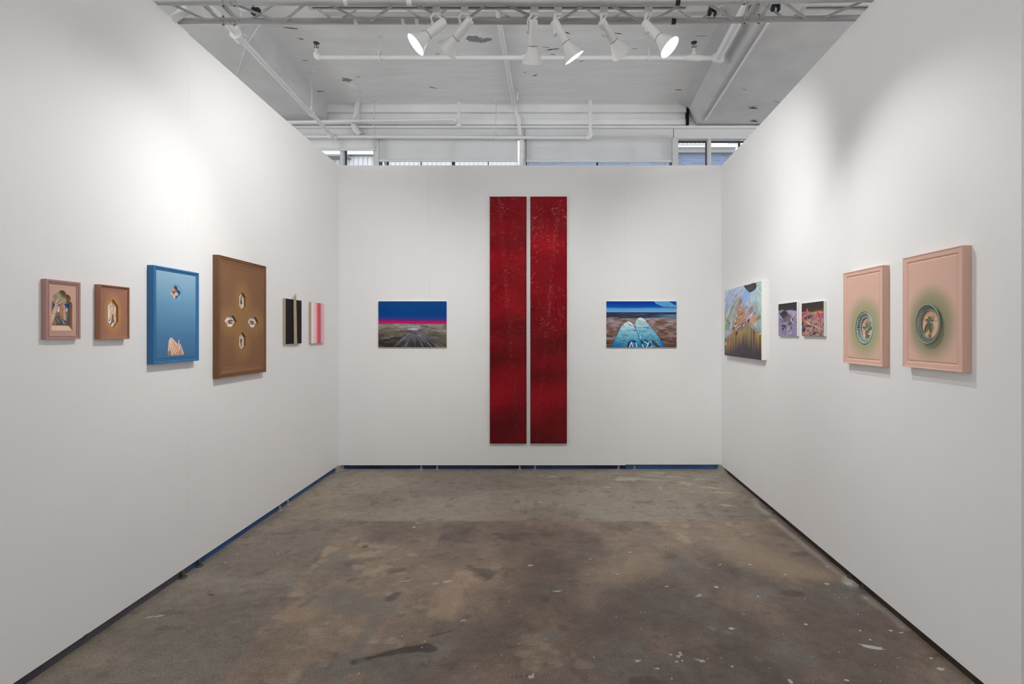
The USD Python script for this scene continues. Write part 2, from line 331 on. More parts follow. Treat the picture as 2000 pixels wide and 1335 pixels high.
cb = mix(cb, np.array(alb(128, 116, 100, K)), sstep(0.58, 0.7, fb(1.6, 2.2, 4, 21)) * 0.5)
yline = fl(1000, 1017)[1]; a_, b_ = fl(661.5, 1037.5), fl(430.5, 1331.5)
xline = a_[0] + (Y - a_[1]) * (b_[0] - a_[0]) / (b_[1] - a_[1])
wob = (fb(14, 14, 2, 6) - 0.5) * 0.03
zone = sstep(-0.012, 0.012, yline - Y + wob) * sstep(-0.02, 0.02, X - xline + wob)
col = mix(cb, cf, zone)
n5, n6 = fb(26, 34, 4, 61), fb(70, 70, 2, 62)
col = np.clip(col * (1 + (n5 - .5) * .55 + (n6 - .5) * .30)[:, None], 0, .9)
col = mix(col, np.array(alb(150, 134, 116, K)), zone * sstep(.60, .70, fb(11, 13, 5, 63)) * sstep(.40, .60, n1) * .45)
col = mix(col, np.array(alb(66, 58, 52, K)), sstep(.63, .70, fb(13, 16, 4, 64)) * .35)
grit = (1 - zone) * sstep(0.3, 0.55, fb(1.3, 1.1, 3, 8)) * 0.9 + zone * 0.12
def seg_d(p, q):
    p, q = np.array(p), np.array(q); d = q - p; s = np.clip(((X - p[0]) * d[0] + (Y - p[1]) * d[1]) / (d @ d), 0, 1)
    return np.hypot(X - p[0] - s * d[0], Y - p[1] - s * d[1]), s
def stain(c, pts, r, amt, soft=0.5, seed=0):
    global col
    best = np.zeros_like(X)
    jit = (fb(22, 22, 3, 30 + seed) - 0.5) * 0.9
    for (p, q) in zip(pts[:-1], pts[1:]):
        d, s = seg_d(fl(*p[:2]), fl(*q[:2])); rr = (p[2] if len(p) > 2 else r) * (1 - s) + (q[2] if len(q) > 2 else r) * s
        best = np.maximum(best, 1 - sstep(1 - soft, 1 + soft, d / rr + jit))
    col = mix(col, np.array(c), best * amt)
DK = alb(52, 47, 44, K); GR = alb(98, 96, 92, K); LT = alb(142, 123, 104, K); PALE = alb(165, 160, 154, K)
stain(DK, [(692, 1292, .018), (735, 1281, .012), (790, 1268, .020), (830, 1264, .030), (842, 1267, .022)], .02, 0.85, 0.25)
stain(DK, [(842, 1242, .006), (880, 1232, .004)], .006, 0.6, 0.3)
stain(LT, [(905, 1120, .06), (880, 1160, .07), (872, 1195, .06)], .06, 0.6, 0.5)
stain(LT, [(585, 1195, .09), (620, 1185, .08)], .08, 0.65, 0.6, 2)
stain(GR, [(660, 1170, .10), (745, 1185, .09)], .08, 0.55, 0.6, 3)
stain(GR, [(735, 1210, .035), (700, 1260, .03), (696, 1275, .02), (735, 1335, .015)], .03, 0.55, 0.5, 4)
stain(GR, [(590, 1182, .02), (615, 1165, .02)], .02, 0.8, 0.4, 5)
stain(GR, [(652, 1090, .035), (675, 1088, .02)], .03, 0.7, 0.4, 6)
stain(GR, [(963, 1086, .035), (975, 1086, .03)], .03, 0.7, 0.4, 7)
stain(GR, [(1035, 1110, .03)] * 2 if False else [(1066, 1245, .03), (1085, 1240, .03)], .03, 0.6, 0.4, 8)
stain(DK, [(762, 1168, .03), (775, 1160, .02)], .03, 0.6, 0.4, 9)
stain(DK, [(765, 1115, .03), (785, 1112, .025)], .03, 0.45, 0.5, 10)
stain(DK, [(1540, 1158, .035), (1556, 1158, .03)], .035, 0.6, 0.4, 11)
stain(GR, [(1482, 1155, .05), (1500, 1150, .04)], .04, 0.5, 0.5, 12)
stain(GR, [(668, 1318, .02), (672, 1310, .02)], .02, 0.9, 0.3, 13)
stain(GR, [(1530, 1270, .06), (1580, 1285, .05)], .05, 0.45, 0.5, 15)
stain(DK, [(1240, 1330, .03), (1290, 1335, .03)], .03, 0.5, 0.4, 16)
stain(DK, [(1390, 1090, .10), (1420, 1110, .09)], .08, 0.35, 0.7, 17)
stain(LT, [(1440, 1075, .16), (1530, 1105, .16), (1600, 1120, .08)], .1, 0.5, 0.8, 18)
stain(LT, [(1190, 1120, .12), (1260, 1095, .12)], .1, 0.4, 0.8, 19)
for k, pts in enumerate([[(1475, 975), (1480, 990), (1500, 1003)], [(1510, 1015), (1560, 1055), (1640, 1120)], [(1655, 1130, .03), (1668, 1140, .05), (1690, 1150, .02)], [(1690, 1165), (1740, 1200), (1765, 1225)]]):
    stain(PALE, pts, .022, 0.32, 0.9, 40 + k)
stain(alb(150, 146, 140, K), [(1655, 1128, .02), (1662, 1138, .03)], .02, 0.8, 0.6, 50)
stain(alb(70, 62, 56, K), [(900, 1136, .004), (1003, 1330, .004)], .004, 0.25, 0.6, 51)
floor = obj('floor', (fv, ff), 'concrete', None, kind='structure', label='worn brown and grey concrete floor', col=col, attrs={'grit': grit})
def flat_bits(name, spots, mt, label, h=0.0012):
    ms = []
    for k, (px, py, rx, ry, rough, ang) in enumerate(spots):
        c = fl(px, py); ms.append(blob(c[0], c[1], rx, ry, 100 + k + len(spots) * 7, rough=rough, ang=ang))
    ms = [prism(g_, 0.0, h) for g_ in shapely.union_all(ms).geoms]
    return obj(name, cat_(ms), mt, floor, kind='stuff', label=label)
sp = [(1703, 1263, .042, .012, .3, -.35), (1700, 1249, .006, .005, .3, 0), (1837, 1306, .014, .010, .3, 0), (1399, 1146, .012, .012, .2, 0), (1428, 1227, .012, .009, .3, 0), (905, 1211, .014, .007, .5, 0),
      (809, 1029, .012, .012, .3, 0), (815, 1021, .012, .006, .4, 0), (1544, 1330, .009, .011, .3, 0), (1654, 1328, .010, .006, .3, 0), (1615, 1140, .012, .008, .3, 0), (1658, 1140, .022, .012, .5, .2), (1616, 1106, .012, .006, .3, 0),
      (1534, 1122, .008, .006, .2, 0), (1465, 1102, .010, .006, .3, 0), (1574, 1219, .009, .007, .2, 0), (1480, 1164, .006, .006, .2, 0), (1740, 1231, .009, .006, .2, 0), (1680, 1231, .006, .006, .2, 0), (1760, 1235, .012, .004, .4, .2),
      (1818, 1285, .009, .005, .3, 0), (1692, 1168, .012, .003, .3, -.5), (1371, 1290, .020, .008, .5, -.3), (1368, 1162, .012, .008, .6, .3), (1362, 1164, .012, .005, .6, .3), (1090, 1154, .022, .006, .5, .1), (1036, 1104, .016, .008, .6, 0),
      (1153, 1091, .010, .006, .4, 0), (1206, 1121, .008, .005, .3, 0), (1302, 1145, .010, .005, .3, 0), (1322, 1051, .008, .004, .3, 0), (1230, 1078, .010, .006, .3, 0), (875, 1135, .022, .008, .6, .3), (852, 1140, .014, .006, .6, .3), (793, 1134, .03, .006, .7, .4),
      (291, 1205, .014, .006, .4, .5), (309, 1203, .020, .006, .4, .4), (440, 1099, .006, .006, .2, 0), (463, 1082, .006, .006, .2, 0), (675, 1004, .008, .006, .2, 0), (1302, 975, .014, .008, .3, 0), (1281, 978, .010, .006, .3, 0), (1055, 980, .02, .008, .6, 0),
      (1325, 1282, .008, .008, .4, 0), (1330, 1278, .006, .006, .4, 0), (1322, 1292, .006, .006, .4, 0), (1328, 1274, .005, .005, .4, 0), (1310, 1278, .005, .005, .4, 0), (1332, 1290, .004, .005, .4, 0), (1245, 1290, .014, .006, .6, .3), (1284, 1305, .010, .006, .6, 0), (1430, 1301, .006, .006, .3, 0), (1040, 1320, .012, .012, .7, 0)]
g = np.random.default_rng(5)
for _ in range(130):
    px = g.uniform(500, 1850); py = 1020 + 310 * g.random() ** 0.8
    c = fl(px, py)
    if c[0] > 1.6: continue
    r = 0.0016 + 0.0028 * g.random() ** 2
    sp.append((px, py, r * g.uniform(.8, 1.6), r, .3, g.uniform(0, 3)))
flat_bits('paint_splash', sp, 'splash_white', 'white paint drips on the concrete')
cr = [(1287, 923, .07, .035, .5, 0), (1300, 930, .16, .018, .7, -.25), (1262, 936, .18, .02, .7, -.3), (1338, 944, .06, .05, .5, 0), (1392, 952, .10, .03, .6, -.2), (1410, 961, .08, .02, .7, -.2), (1420, 987, .06, .022, .6, -.2), (1225, 935, .08, .06, .8, 0), (1209, 935, .04, .03, .6, 0),
      (1080, 930, .05, .022, .5, 0), (1186, 951, .04, .02, .5, 0), (1290, 952, .02, .03, .5, 0), (1365, 936, .05, .02, .6, 0), (1350, 960, .03, .015, .6, 0), (1200, 945, .06, .012, .7, -.3)]
flat_bits('cream_splash', cr, 'splash_cream', 'pale cream paint smears near the back right corner', 0.001)
gs = [(1855, 1322, .030, .022, .5, -.4), (1390, 1226, .02, .018, .4, 0), (1430, 1228, .02, .012, .4, .2), (1420, 1235, .018, .014, .4, .2), (1085, 1247, .03, .012, .5, .4), (1453, 1199, .014, .010, .5, 0), (940, 1222, .008, .008, .4, 0), (1015, 1232, .05, .006, .5, .6)]
flat_bits('grey_splash', gs, 'splash_grey', 'dull grey paint spots on the concrete', 0.0008)
def dead_leaf(px, py, rx, ry, label):
    c = fl(px, py); m = prism(blob(0, 0, rx, ry, int(px), rough=.25), 0.0, 0.003); m.apply_translation([c[0], c[1], 0.0014]); obj('dry_leaf', m, 'leaf_tan', None, label=label, cat='leaf', group=None)
dead_leaf(714, 1066, .016, .014, 'small brown dry leaf scrap on the brown concrete')
dead_leaf(413, 1161, .013, .006, 'thin orange leaf scrap on the grey concrete near the left wall')

# ------------------------------------------------------------------ building shell: ceiling, beams, window wall
HC, YW = 4.65, 7.0
ceil = obj('ceiling', box(-9, 9, -7, 7.45, HC, HC + 0.3), 'ceiling_paint', None, kind='structure', label='grey white painted concrete ceiling')
def beam(poly, dirx, y0, y1, mt='beam_paint'):
    """poly [(X,Z)] at Y=YW, carried along (dirx,1)"""
    v = []
    for Y_ in (y0, y1): v += [(x + dirx * (Y_ - YW), Y_, z) for x, z in poly]
    return trimesh.convex.convex_hull(np.array(v))
sL = lambda px: (px - CX) / F * YW
sZ = lambda py: EYE + (CY - py) / F * YW
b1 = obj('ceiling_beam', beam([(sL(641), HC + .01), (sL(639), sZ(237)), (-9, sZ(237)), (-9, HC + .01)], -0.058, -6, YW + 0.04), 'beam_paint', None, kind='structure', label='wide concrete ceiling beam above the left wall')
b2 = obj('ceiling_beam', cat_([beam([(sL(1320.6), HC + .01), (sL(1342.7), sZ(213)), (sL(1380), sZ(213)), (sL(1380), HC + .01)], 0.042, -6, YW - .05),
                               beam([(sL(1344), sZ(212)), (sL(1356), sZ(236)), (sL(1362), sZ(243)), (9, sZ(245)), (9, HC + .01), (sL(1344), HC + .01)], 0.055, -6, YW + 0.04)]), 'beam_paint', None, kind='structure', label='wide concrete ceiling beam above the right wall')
rid = [on_z(1500, 44, sZ(244.5)), on_z(1377.8, 234, sZ(244.5))]
obj('surface_conduit', tube([p + np.array([0, 0, -0.002]) for p in rid], 0.012, 8), 'pipe_paint', None, smooth=40, label='thin painted conduit ridge along the underside of the right beam', cat='conduit')
# batten across the ceiling just above the truss in view
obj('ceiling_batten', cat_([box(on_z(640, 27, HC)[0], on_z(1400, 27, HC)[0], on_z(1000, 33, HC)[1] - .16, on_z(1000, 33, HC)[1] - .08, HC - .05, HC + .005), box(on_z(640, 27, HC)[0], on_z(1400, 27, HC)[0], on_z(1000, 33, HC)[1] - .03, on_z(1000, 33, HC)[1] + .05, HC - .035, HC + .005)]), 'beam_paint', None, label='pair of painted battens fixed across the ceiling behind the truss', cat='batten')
# peeling paint
def ceil_patch(name, px, py, rx, ry, seed, mt, rough=.35, ang=0, z=HC, label=None):
    c = on_z(px, py, z); m = prism(blob(c[0], c[1], rx, ry, seed, 22, rough, ang), z - 0.003, z + 0.001); return obj(name, m, mt, ceil, label=label)
pA_, pB_ = on_z(926, 76, HC), on_z(946, 79, HC)
obj('bare_patch', prism(shapely.union_all([blob(pA_[0], pA_[1], .09, .055, 3, 22, .25), blob(pB_[0], pB_[1], .08, .030, 4, 16, .3, -.35)]), HC - .003, HC + .001), 'peeled', ceil, label='grey bare patch of peeled paint')
for k, (px, py, rx, ry, a) in enumerate([(1080, 96, .09, .012, -.2), (1066, 92, .04, .008, .1), (1080, 106, .04, .01, .3), (1070, 117, .05, .012, 0), (1137, 119, .04, .01, -.3), (1188, 62, .05, .008, -.2), (1207, 65, .05, .008, .2), (1240, 95, .03, .008, 0), (846, 171, .05, .02, .4), (569, 55, .07, .012, .2), (588, 76, .03, .02, .4), (595, 118, .03, .012, 0), (1045, 147, .04, .01, -.6), (1025, 141, .03, .01, -.4), (855, 105, .03, .008, 0), (625, 178, .05, .014, 0), (752, 204, .03, .012, .3), (1370, 70, .06, .006, 0), (1325, 175, .05, .01, 0), (830, 60, .04, .01, 0), (700, 150, .03, .01, .4), (1108, 64, .03, .01, .5)]):
    ceil_patch('paint_crack', px, py, rx * .8, ry * .5, 20 + k, 'peeled' if k % 3 else 'crack_dark', .5, a)
for k, (px, py, rx, ry) in enumerate([(1471, 211.5, .07, .035), (1473, 237, .06, .04), (1455, 175, .04, .02), (1517, 199, .05, .02)]):
    c = on_z(px, py, sZ(245)); obj('paint_crack', prism(Polygon([(c[0] - rx, c[1] - .01), (c[0] + rx, c[1] + .01), (c[0] - .01, c[1] - ry)]), sZ(245) - .004, sZ(245) - .001), 'peeled' if k > 1 else 'crack_dark', b2)
fk = on_z(684, 160, HC); fm = prism(blob(0, 0, .07, .075, 8, 12, .35), -.001, .001); fm.apply_transform(trimesh.transformations.rotation_matrix(1.0, [1, .3, 0])); fm.apply_translation(fk + np.array([0, 0, -.06])); obj('paint_flake', fm, 'flake_white', ceil, label='loose white flake of paint hanging down')
ceil_patch('bare_patch', 678, 156, .06, .045, 77, 'peeled', .4)

# window wall: lintel with mouldings, ledge rail, fascia, posts and mullions
trim = thing('trim_1', 'stepped painted lintel above the row of windows', kind='structure')
xa, xb = -9.0, 9.0
obj('lintel', box(xa, xb, YW + .04, YW + .25, sZ(247), HC + .01), 'lintel_paint', trim)
obj('moulding', bevel_box(xa, sL(1340), YW - .02, YW + .05, sZ(220), HC + .008, .004), 'lintel_paint', trim)
obj('moulding', bevel_box(xa, sL(1340), YW + .005, YW + .05, sZ(243), sZ(232), .004), 'lintel_paint', trim)
obj('ledge_rail', bevel_box(xa, xb, YW - .03, YW + .05, sZ(251), sZ(246.3), .006), 'pipe_paint', trim)
obj('fascia', box(xa, xb, YW + .02, YW + .09, sZ(269.5), sZ(250)), 'sill_white', trim)
obj('gap', box(sL(1340), sL(1344.5), YW - .03, YW + .05, sZ(245), sZ(214)), 'gap_dark', trim, label='black crack beside the right beam')
for px in (1024, 1316): obj('joint', box(sL(px), sL(px) + .004, YW + .014, YW + .02, sZ(269), sZ(251)), 'crack_dark', trim)
sill = obj('trim_2', box(xa, xb, YW - .1, YW + .25, 2.6, 2.7), 'sill_white', None, kind='structure', label='window sill hidden behind the back wall')
wlow = obj('wall_window', box(xa, xb, YW + .02, YW + .25, 0, 2.6), 'lintel_paint', None, kind='structure', label='wall under the windows behind the booth')
YG = YW + .10
ZS = 2.7
ZT = sZ(269.5)
def px_post(p0, p1, y0=YW - .02, y1=YW + .14, zt=ZT, zb=ZS): return bevel_box(sL(p0), sL(p1), y0, y1, zb, zt, .004)
def window(n, p0, p1, muls, label, darkhead=False):
    w = thing(f'window_{n}', label, kind='structure')
    obj('pane', box(sL(p0), sL(p1), YG - .003, YG + .003, ZS, ZT), 'window_glass', w)
    for (a, b, mt) in muls: obj('mullion', px_post(a, b, YW + .02, YW + .13) if mt == 'post_paint' else px_post(a, b, YG - .012, YG + .012), mt, w)
    if darkhead: obj('head_bar', box(sL(p0), sL(p1), YG - .006, YG + .006, sZ(273.5), ZT), 'mullion_dark', w, label='dark head bar')
    return w
window(1, 480, 730, [(590, 598, 'post_paint'), (663, 669, 'post_paint'), (669.5, 672, 'mullion_dark'), (728, 733, 'post_paint')], 'leftmost window seen above the back wall, half covered by a blind')
window(2, 741, 1015, [(752, 755, 'mullion_dark'), (818, 820, 'mullion_dark'), (880, 886, 'mullion_dark'), (951.5, 953, 'mullion_dark'), (749, 752, 'post_paint')], 'window left of the middle post, behind a long blind')
window(3, 1027, 1312, [(1033, 1036, 'post_paint'), (1098, 1102, 'post_paint'), (1166, 1170, 'mullion_dark'), (1231, 1234, 'post_paint'), (1299, 1301, 'post_paint')], 'window right of the middle post, behind a long blind')
window(4, 1324, 1560, [(1382, 1384, 'mullion_dark'), (1384, 1390, 'post_paint'), (1447, 1451, 'mullion_dark'), (1515, 1519, 'mullion_dark')], 'uncovered window at the right end above the walls', True)
ps = thing('trim_3', 'posts between the windows', kind='structure')
for a, b in ((733, 741), (1015, 1027), (1312, 1324)):
    obj('post', px_post(a, b), 'post_paint', ps)
    obj('post_shadow_gap', box(sL(b if a != 1312 else a - 1.5), sL(b if a != 1312 else a - 1.5) + .012, YW + .0, YW + .1, ZS, ZT), 'mullion_dark', ps)  # thin dark strip along one edge of each post
def blind(p0, p1, py, label, y=YW - .03):
    b = thing('roller_blind', label, 'blind')
    obj('cloth', box(sL(p0), sL(p1), y, y + .002, sZ(py), sZ(268)), 'blind_cloth', b)
    obj('bottom_bar', bevel_box(sL(p0), sL(p1), y - .008, y + .010, sZ(py + 1.2), sZ(py - 3.8), .004), 'sill_white', b)
    obj('roller_tube', tube([(sL(p0), y + .024, sZ(268)), (sL(p1), y + .024, sZ(268))], .022, 14), 'sill_white', b, smooth=40)
blind(560, 735, 294.5, 'roller blind at the far left window, pulled down least')
blind(742, 1011.5, 316, 'long roller blind left of the middle window post')
blind(1028, 1311, 317, 'long roller blind right of the middle window post')

# ------------------------------------------------------------------ pipes
def pipe(name, label, pts, r, cat='pipe', parent=None, mt='pipe_paint', n=14): return thing(name, label, cat)
def sleeve(parent, c, d, r, l, name='coupling', mt='pipe_paint'):
    d = np.asarray(d, float) / np.linalg.norm(d); c = np.asarray(c)
    p = [c - d * l / 2, c - d * l * .36, c + d * l * .36, c + d * l / 2]
    return obj(name, tube(p, [r * .86, r, r, r * .86], 14), mt, parent, smooth=40)
def hanger(parent_label, top, c, r, rod=.005, ringed=True):
    h = thing('pipe_hanger', parent_label, 'hanger')
    top, c = np.asarray(top, float), np.asarray(c, float)
    obj('rod', tube([top, c + np.array([0, 0, r + .045])], rod, 8), 'rod_paint', h, smooth=40)
    if ringed:
        ring = trimesh.creation.torus(r + .006, .008, 20, 8); ring.apply_transform(trimesh.transformations.rotation_matrix(math.pi / 2, [0, 1, 0])); ring.apply_translation(c)
        obj('clamp_ring', ring, 'pipe_paint', h, smooth=40)
    obj('clamp_bolt', bevel_box(c[0] - .012, c[0] + .012, c[1] - .02, c[1] + .02, c[2] + r + .005, c[2] + r + .055, .004), 'rod_paint', h)
    pl = trimesh.creation.cylinder(.03, .008, sections=16); pl.apply_translation(top + np.array([0, 0, -.004])); obj('ceiling_plate', pl, 'pipe_paint', h)
# 1 sprinkler branch across the ceiling
zp = 4.42; pA, pB = on_z(617, 112, zp), on_z(1400, 114, zp); pA[1] = pB[1] = (pA[1] + pB[1]) / 2
t1 = thing('sprinkler_pipe', 'horizontal sprinkler pipe crossing the ceiling behind the lamps', 'pipe')
rP = .026
corner = pA + np.array([-.0, 0, 0]); upA = corner + np.array([0, 0, .10])
obj('run', tube([pB, corner + np.array([.05, 0, 0])], rP, 16), 'pipe_paint', t1, smooth=40)
obj('elbow', tube(elbow(corner + np.array([.12, 0, 0]), corner, upA, .05), rP * 1.25, 14), 'pipe_paint', t1, smooth=40)
def sprinkler(c, parent):
    s = obj('sprinkler_head', tube([c, c + np.array([0, 0, .05])], .017, 12), 'pipe_paint', parent, smooth=40, label='upright sprinkler head with a dark deflector')
    for sx in (-1, 1): obj('frame_arm', tube([c + np.array([sx * .004, 0, .05]), c + np.array([sx * .022, 0, .07]), c + np.array([sx * .02, 0, .10]), c + np.array([sx * .003, 0, .115])], .0045, 6), 'foot_dark', s)
    obj('deflector', lathe([(0, .114), (.03, .112), (.034, .116), (.03, .119), (0, .119)], 16).apply_translation(c), 'foot_dark', s, smooth=40)
    obj('bulb', tube([c + np.array([0, 0, .055]), c + np.array([0, 0, .11])], .005, 8), 'foot_dark', s)
sprinkler(corner + np.array([0, 0, .05]), t1)
tee = on_z(1355, 114, zp); tee[1] = pA[1]
obj('tee', tube([tee + np.array([-.09, 0, 0]), tee + np.array([-.06, 0, 0]), tee + np.array([.06, 0, 0]), tee + np.array([.09, 0, 0])], [rP * 1.1, rP * 1.35, rP * 1.35, rP * 1.1], 14), 'pipe_paint', t1, smooth=40)
obj('riser', tube([tee, tee + np.array([0, 0, .06])], .030, 12), 'pipe_paint', t1, smooth=40)
sprinkler(tee + np.array([0, 0, .055]), t1)
mid = on_z(1031, 114, zp); mid[1] = pA[1]; sleeve(t1, mid, (1, 0, 0), rP * 1.45, .13, 'tee')
for px, nm in ((741, 'hanger holding the ceiling sprinkler pipe left of the lamps'), (1267, 'hanger holding the ceiling sprinkler pipe at right')):
    c = on_z(px, 113, zp); c[1] = pA[1]; hanger(nm, (c[0] + .01, c[1] - .02, HC), c, rP)
# 2 fat pipe along the right beam
t2 = thing('sprinkler_main', 'fat painted pipe running along the right ceiling beam', 'pipe')
zq = 4.42; q1 = np.array([pB[0] + .01, pB[1], zq]); q2 = q1 + np.array([-.045, -1, 0]) * 3.2
obj('run', tube([q1 + np.array([0, .03, 0]), q2], .045, 18), 'pipe_paint', t2, smooth=40)
obj('elbow', tube([q1 + np.array([-.07, 0, 0]), q1 + np.array([-.045, 0, 0]), q1 + np.array([.045, 0, 0]), q1 + np.array([.06, 0, 0])], [.032, .05, .056, .04], 16), 'pipe_paint', t2, smooth=40)
# 3 long pipe at left, sloping away to the window wall
t3 = thing('long_pipe', 'long straight pipe under the left beam running towards the windows', 'pipe')
zl = 4.16; YE = 6.87
e1 = on_y(650, 266, YE); zl = e1[2]
s1 = on_z(465, 70, zl); d3 = (e1 - s1) / np.linalg.norm(e1 - s1); s0 = s1 - d3 * 1.6
obj('run', tube([s0, e1], .026, 16), 'pipe_paint', t3, smooth=40)
obj('coupling', tube([s1 - d3 * .06, s1 - d3 * .045, s1 - d3 * .044, s1 + d3 * .044, s1 + d3 * .045, s1 + d3 * .06], [.03, .034, .052, .052, .034, .03], 18), 'pipe_paint', t3, smooth=30)
for sx in (-1, 1): obj('coupling_bolt', bevel_box(s1[0] + sx * .058 - .014, s1[0] + sx * .058 + .014, s1[1] - .02, s1[1] + .02, s1[2] - .016, s1[2] + .016, .003), 'rod_paint', t3)
m3 = on_z(609, 222, zl); sleeve(t3, m3, d3, .036, .05)
hanger('hanger rod with ring clamp on the long left pipe', on_z(628, 142, sZ(237)) if False else (m3[0] + .03, m3[1] - .05, HC - .0 if m3[0] > sL(639) else sZ(237)), m3 + np.array([0, 0, .004]), .03)
hanger('short hanger above the bolted coupling of the left pipe', (s1[0] + .03, s1[1] + .02, sZ(237)), s1 + np.array([0, 0, .005]), .046, ringed=False)
# 4 pipe along the windows with riser
t4 = thing('window_pipe', 'pipe running along above the window blinds with a riser at its right end', 'pipe')
w0, w1 = on_y(470, 266, YE), on_y(1153, 269, YE); w2 = np.array([w1[0], YE, sZ(203)])
w0[2] = e1[2]
obj('run', tube([w0, w1 - np.array([.04, 0, 0])], .022, 14), 'pipe_paint', t4, smooth=40)
obj('elbow', tube(elbow(w1 - np.array([.14, 0, 0]), w1, w1 + np.array([0, 0, .14]), .06), .034, 14), 'pipe_paint', t4, smooth=40)
obj('riser', tube([w1 + np.array([0, 0, .05]), w2], .026, 14), 'pipe_paint', t4, smooth=40)
obj('riser_collar', lathe([(.026, 0), (.05, 0), (.05, .01), (.026, .012)], 16).apply_translation(w2 + np.array([0, 0, -.012])), 'crack_dark', t4, label='dark rim at the top')
for px in (645, 655): sleeve(t4, on_y(px, 266.5, YE), (1, 0, 0), .034, .05)
for px, nm in ((730, 'hanger on the window pipe near the left window post'), (968, 'hanger on the window pipe left of the middle post')):
    c = on_y(px, 266 + (px - 470) / 683 * 3, YE); hanger(nm, (c[0] + .01, c[1], sZ(190) if False else HC - .0), c, .022)
# 5 upper short pipe with down-turn
t5 = thing('branch_pipe', 'pipe above the left window turning up at its right end', 'pipe')
YF = 6.84
v0, v1 = on_y(470, 240, YF), on_y(888, 233, YF); v2 = on_y(896, 245, YF - .02); v3 = on_y(897, 200, YF)
obj('run', tube([v0, v1], .020, 14), 'pipe_paint', t5, smooth=40)
obj('elbow', tube(elbow(v1 - np.array([.07, 0, 0]), v1 + np.array([.02, 0, 0]), v2, .05), .029, 14), 'pipe_paint', t5, smooth=40)
obj('elbow', trimesh.creation.icosphere(2, .034).apply_translation(v2), 'pipe_paint', t5, smooth=True)
obj('riser', tube([v2, v3], .021, 14), 'pipe_paint', t5, smooth=40)
c = on_y(701, 236.5, YF); hanger('hanger on the branch pipe above the left window', (c[0] + .1, c[1] - .25, HC), c, .020)
# 6 centre pipe along the ceiling and down the post
t6 = thing('centre_pipe', 'thin pipe running along the ceiling centre and down the middle window post', 'pipe')
zc = HC - .03; yl = YW - .05
c0, c1_ = on_z(960, -40, zc), on_z(1005, 206, zc); c1_[1] = min(c1_[1], yl)
c2 = on_y(1013, 238, yl); c3 = on_y(1016, 266, yl); c4 = on_y(1019, 272, yl); c5 = on_y(1019, 360, yl)
obj('run', tube([c0, c1_ - (c1_ - c0) / np.linalg.norm(c1_ - c0) * .08] + elbow(c0, c1_, c2, .08)[1:] + [c2, c3], .028, 14), 'pipe_paint', t6, smooth=40)
obj('down_pipe', tube([c4, c5], .026, 14), 'pipe_paint', t6, smooth=40)
sleeve(t6, c4 + np.array([0, 0, -.08]), (0, 0, 1), .034, .14); sleeve(t6, on_y(1019, 304, yl), (0, 0, 1), .033, .07)
sleeve(t6, c2 + np.array([0, 0, .02]), (c3 - c2), .036, .12, 'bracket')
hanger('hanger rod with wide plate beside the centre pipe', (on_z(1011, 174, HC)[0], on_z(1011, 174, HC)[1], HC), (on_y(1011, 236, 6.6)[0], on_z(1011, 174, HC)[1], sZ(222)), .018)
# 7 bent drain stub at left
t7 = thing('drain_stub', 'fat bent pipe stub dropping from the lintel above the left window', 'pipe')
g0, g1, g2 = on_y(700, 194, YW - .06), on_y(690, 247, YW - .06), on_y(703, 263.5, YW - .03)
obj('drop', tube([g0, g1], .034, 14), 'pipe_paint', t7, smooth=40)
obj('elbow', tube(elbow(g0 * .3 + g1 * .7, g1, g2, .06) + [g2], .042, 14), 'pipe_paint', t7, smooth=40)
# thin cable
cb0, cb1, cb2 = on_z(509, 46, sZ(237)), on_z(482, 88, sZ(237) - .02), on_z(463, 145, sZ(237) - .02)
obj('thin_cable', tube([cb0, cb1, cb2], .004, 6), 'rod_paint', None, smooth=40, label='thin painted cable along the underside of the left beam', cat='cable')

# ------------------------------------------------------------------ lighting truss on the wall tops
ZT0 = 3.098
YN, YFa = F * (ZT0 - EYE) / (651 - 4), F * (ZT0 - EYE) / (651 - 41.5)
def tilt(x): return -0.028 * np.clip((x - 0.6) / 1.2, 0, 1)
tr = thing('lighting_truss', 'silver ladder truss lying across the tops of the side walls, above the lamps', 'truss')
xl0, xr0 = -2.06, 1.80
xx = np.linspace(xl0, xr0, 12)
rc = .0165
for Yc in (YN, YFa):
    obj('chord', tube([(x, Yc + tilt(x), ZT0) for x in xx], rc, 18), 'aluminium', tr, smooth=40)
for Yc in (YN, YFa):
    obj('upper_chord', tube([(x, Yc + tilt(x), ZT0 + .155) for x in xx], rc, 14), 'aluminium', tr, smooth=40)
def tx(px, Yc): return (px - CX) / F * Yc
zig = [(330, 0, 410, 1), (398, 0, 430, 1), (435, 0, 466, 1), (452, 0, 544, 1), (599, 0, 553, 1), (637, 0, 710, 1), (774, 0, 722, 1), (804, 0, 883, 1), (955, 0, 905, 1), (982, 0, 1060, 1), (1147, 0, 1090, 1), (1186, 0, 1252, 1), (1339, 0, 1270, 1), (1377, 0, 1435, 1), (1450, 1, 1462, 0), (1484, 1, 1505, 0), (1524, 0, 1574, 1), (1687, 0, 1597, 1)]
for a, ia, b, ib in zig:
    ya, yb = (YN, YFa)[ia], (YN, YFa)[ib]; xa_, xb_ = tx(a, ya), tx(b, yb)
    p, q = np.array([xa_, ya + tilt(xa_), ZT0 - .004]), np.array([xb_, yb + tilt(xb_), ZT0 - .004])
    obj('diagonal', tube([p, q], .0068, 10), 'aluminium', tr, smooth=40)
for px in (430, 464, 1448, 1480): obj('cross_bar', tube([(tx(px, YFa), YN, ZT0), (tx(px, YFa), YFa, ZT0)], .0085, 10), 'aluminium', tr, smooth=40)
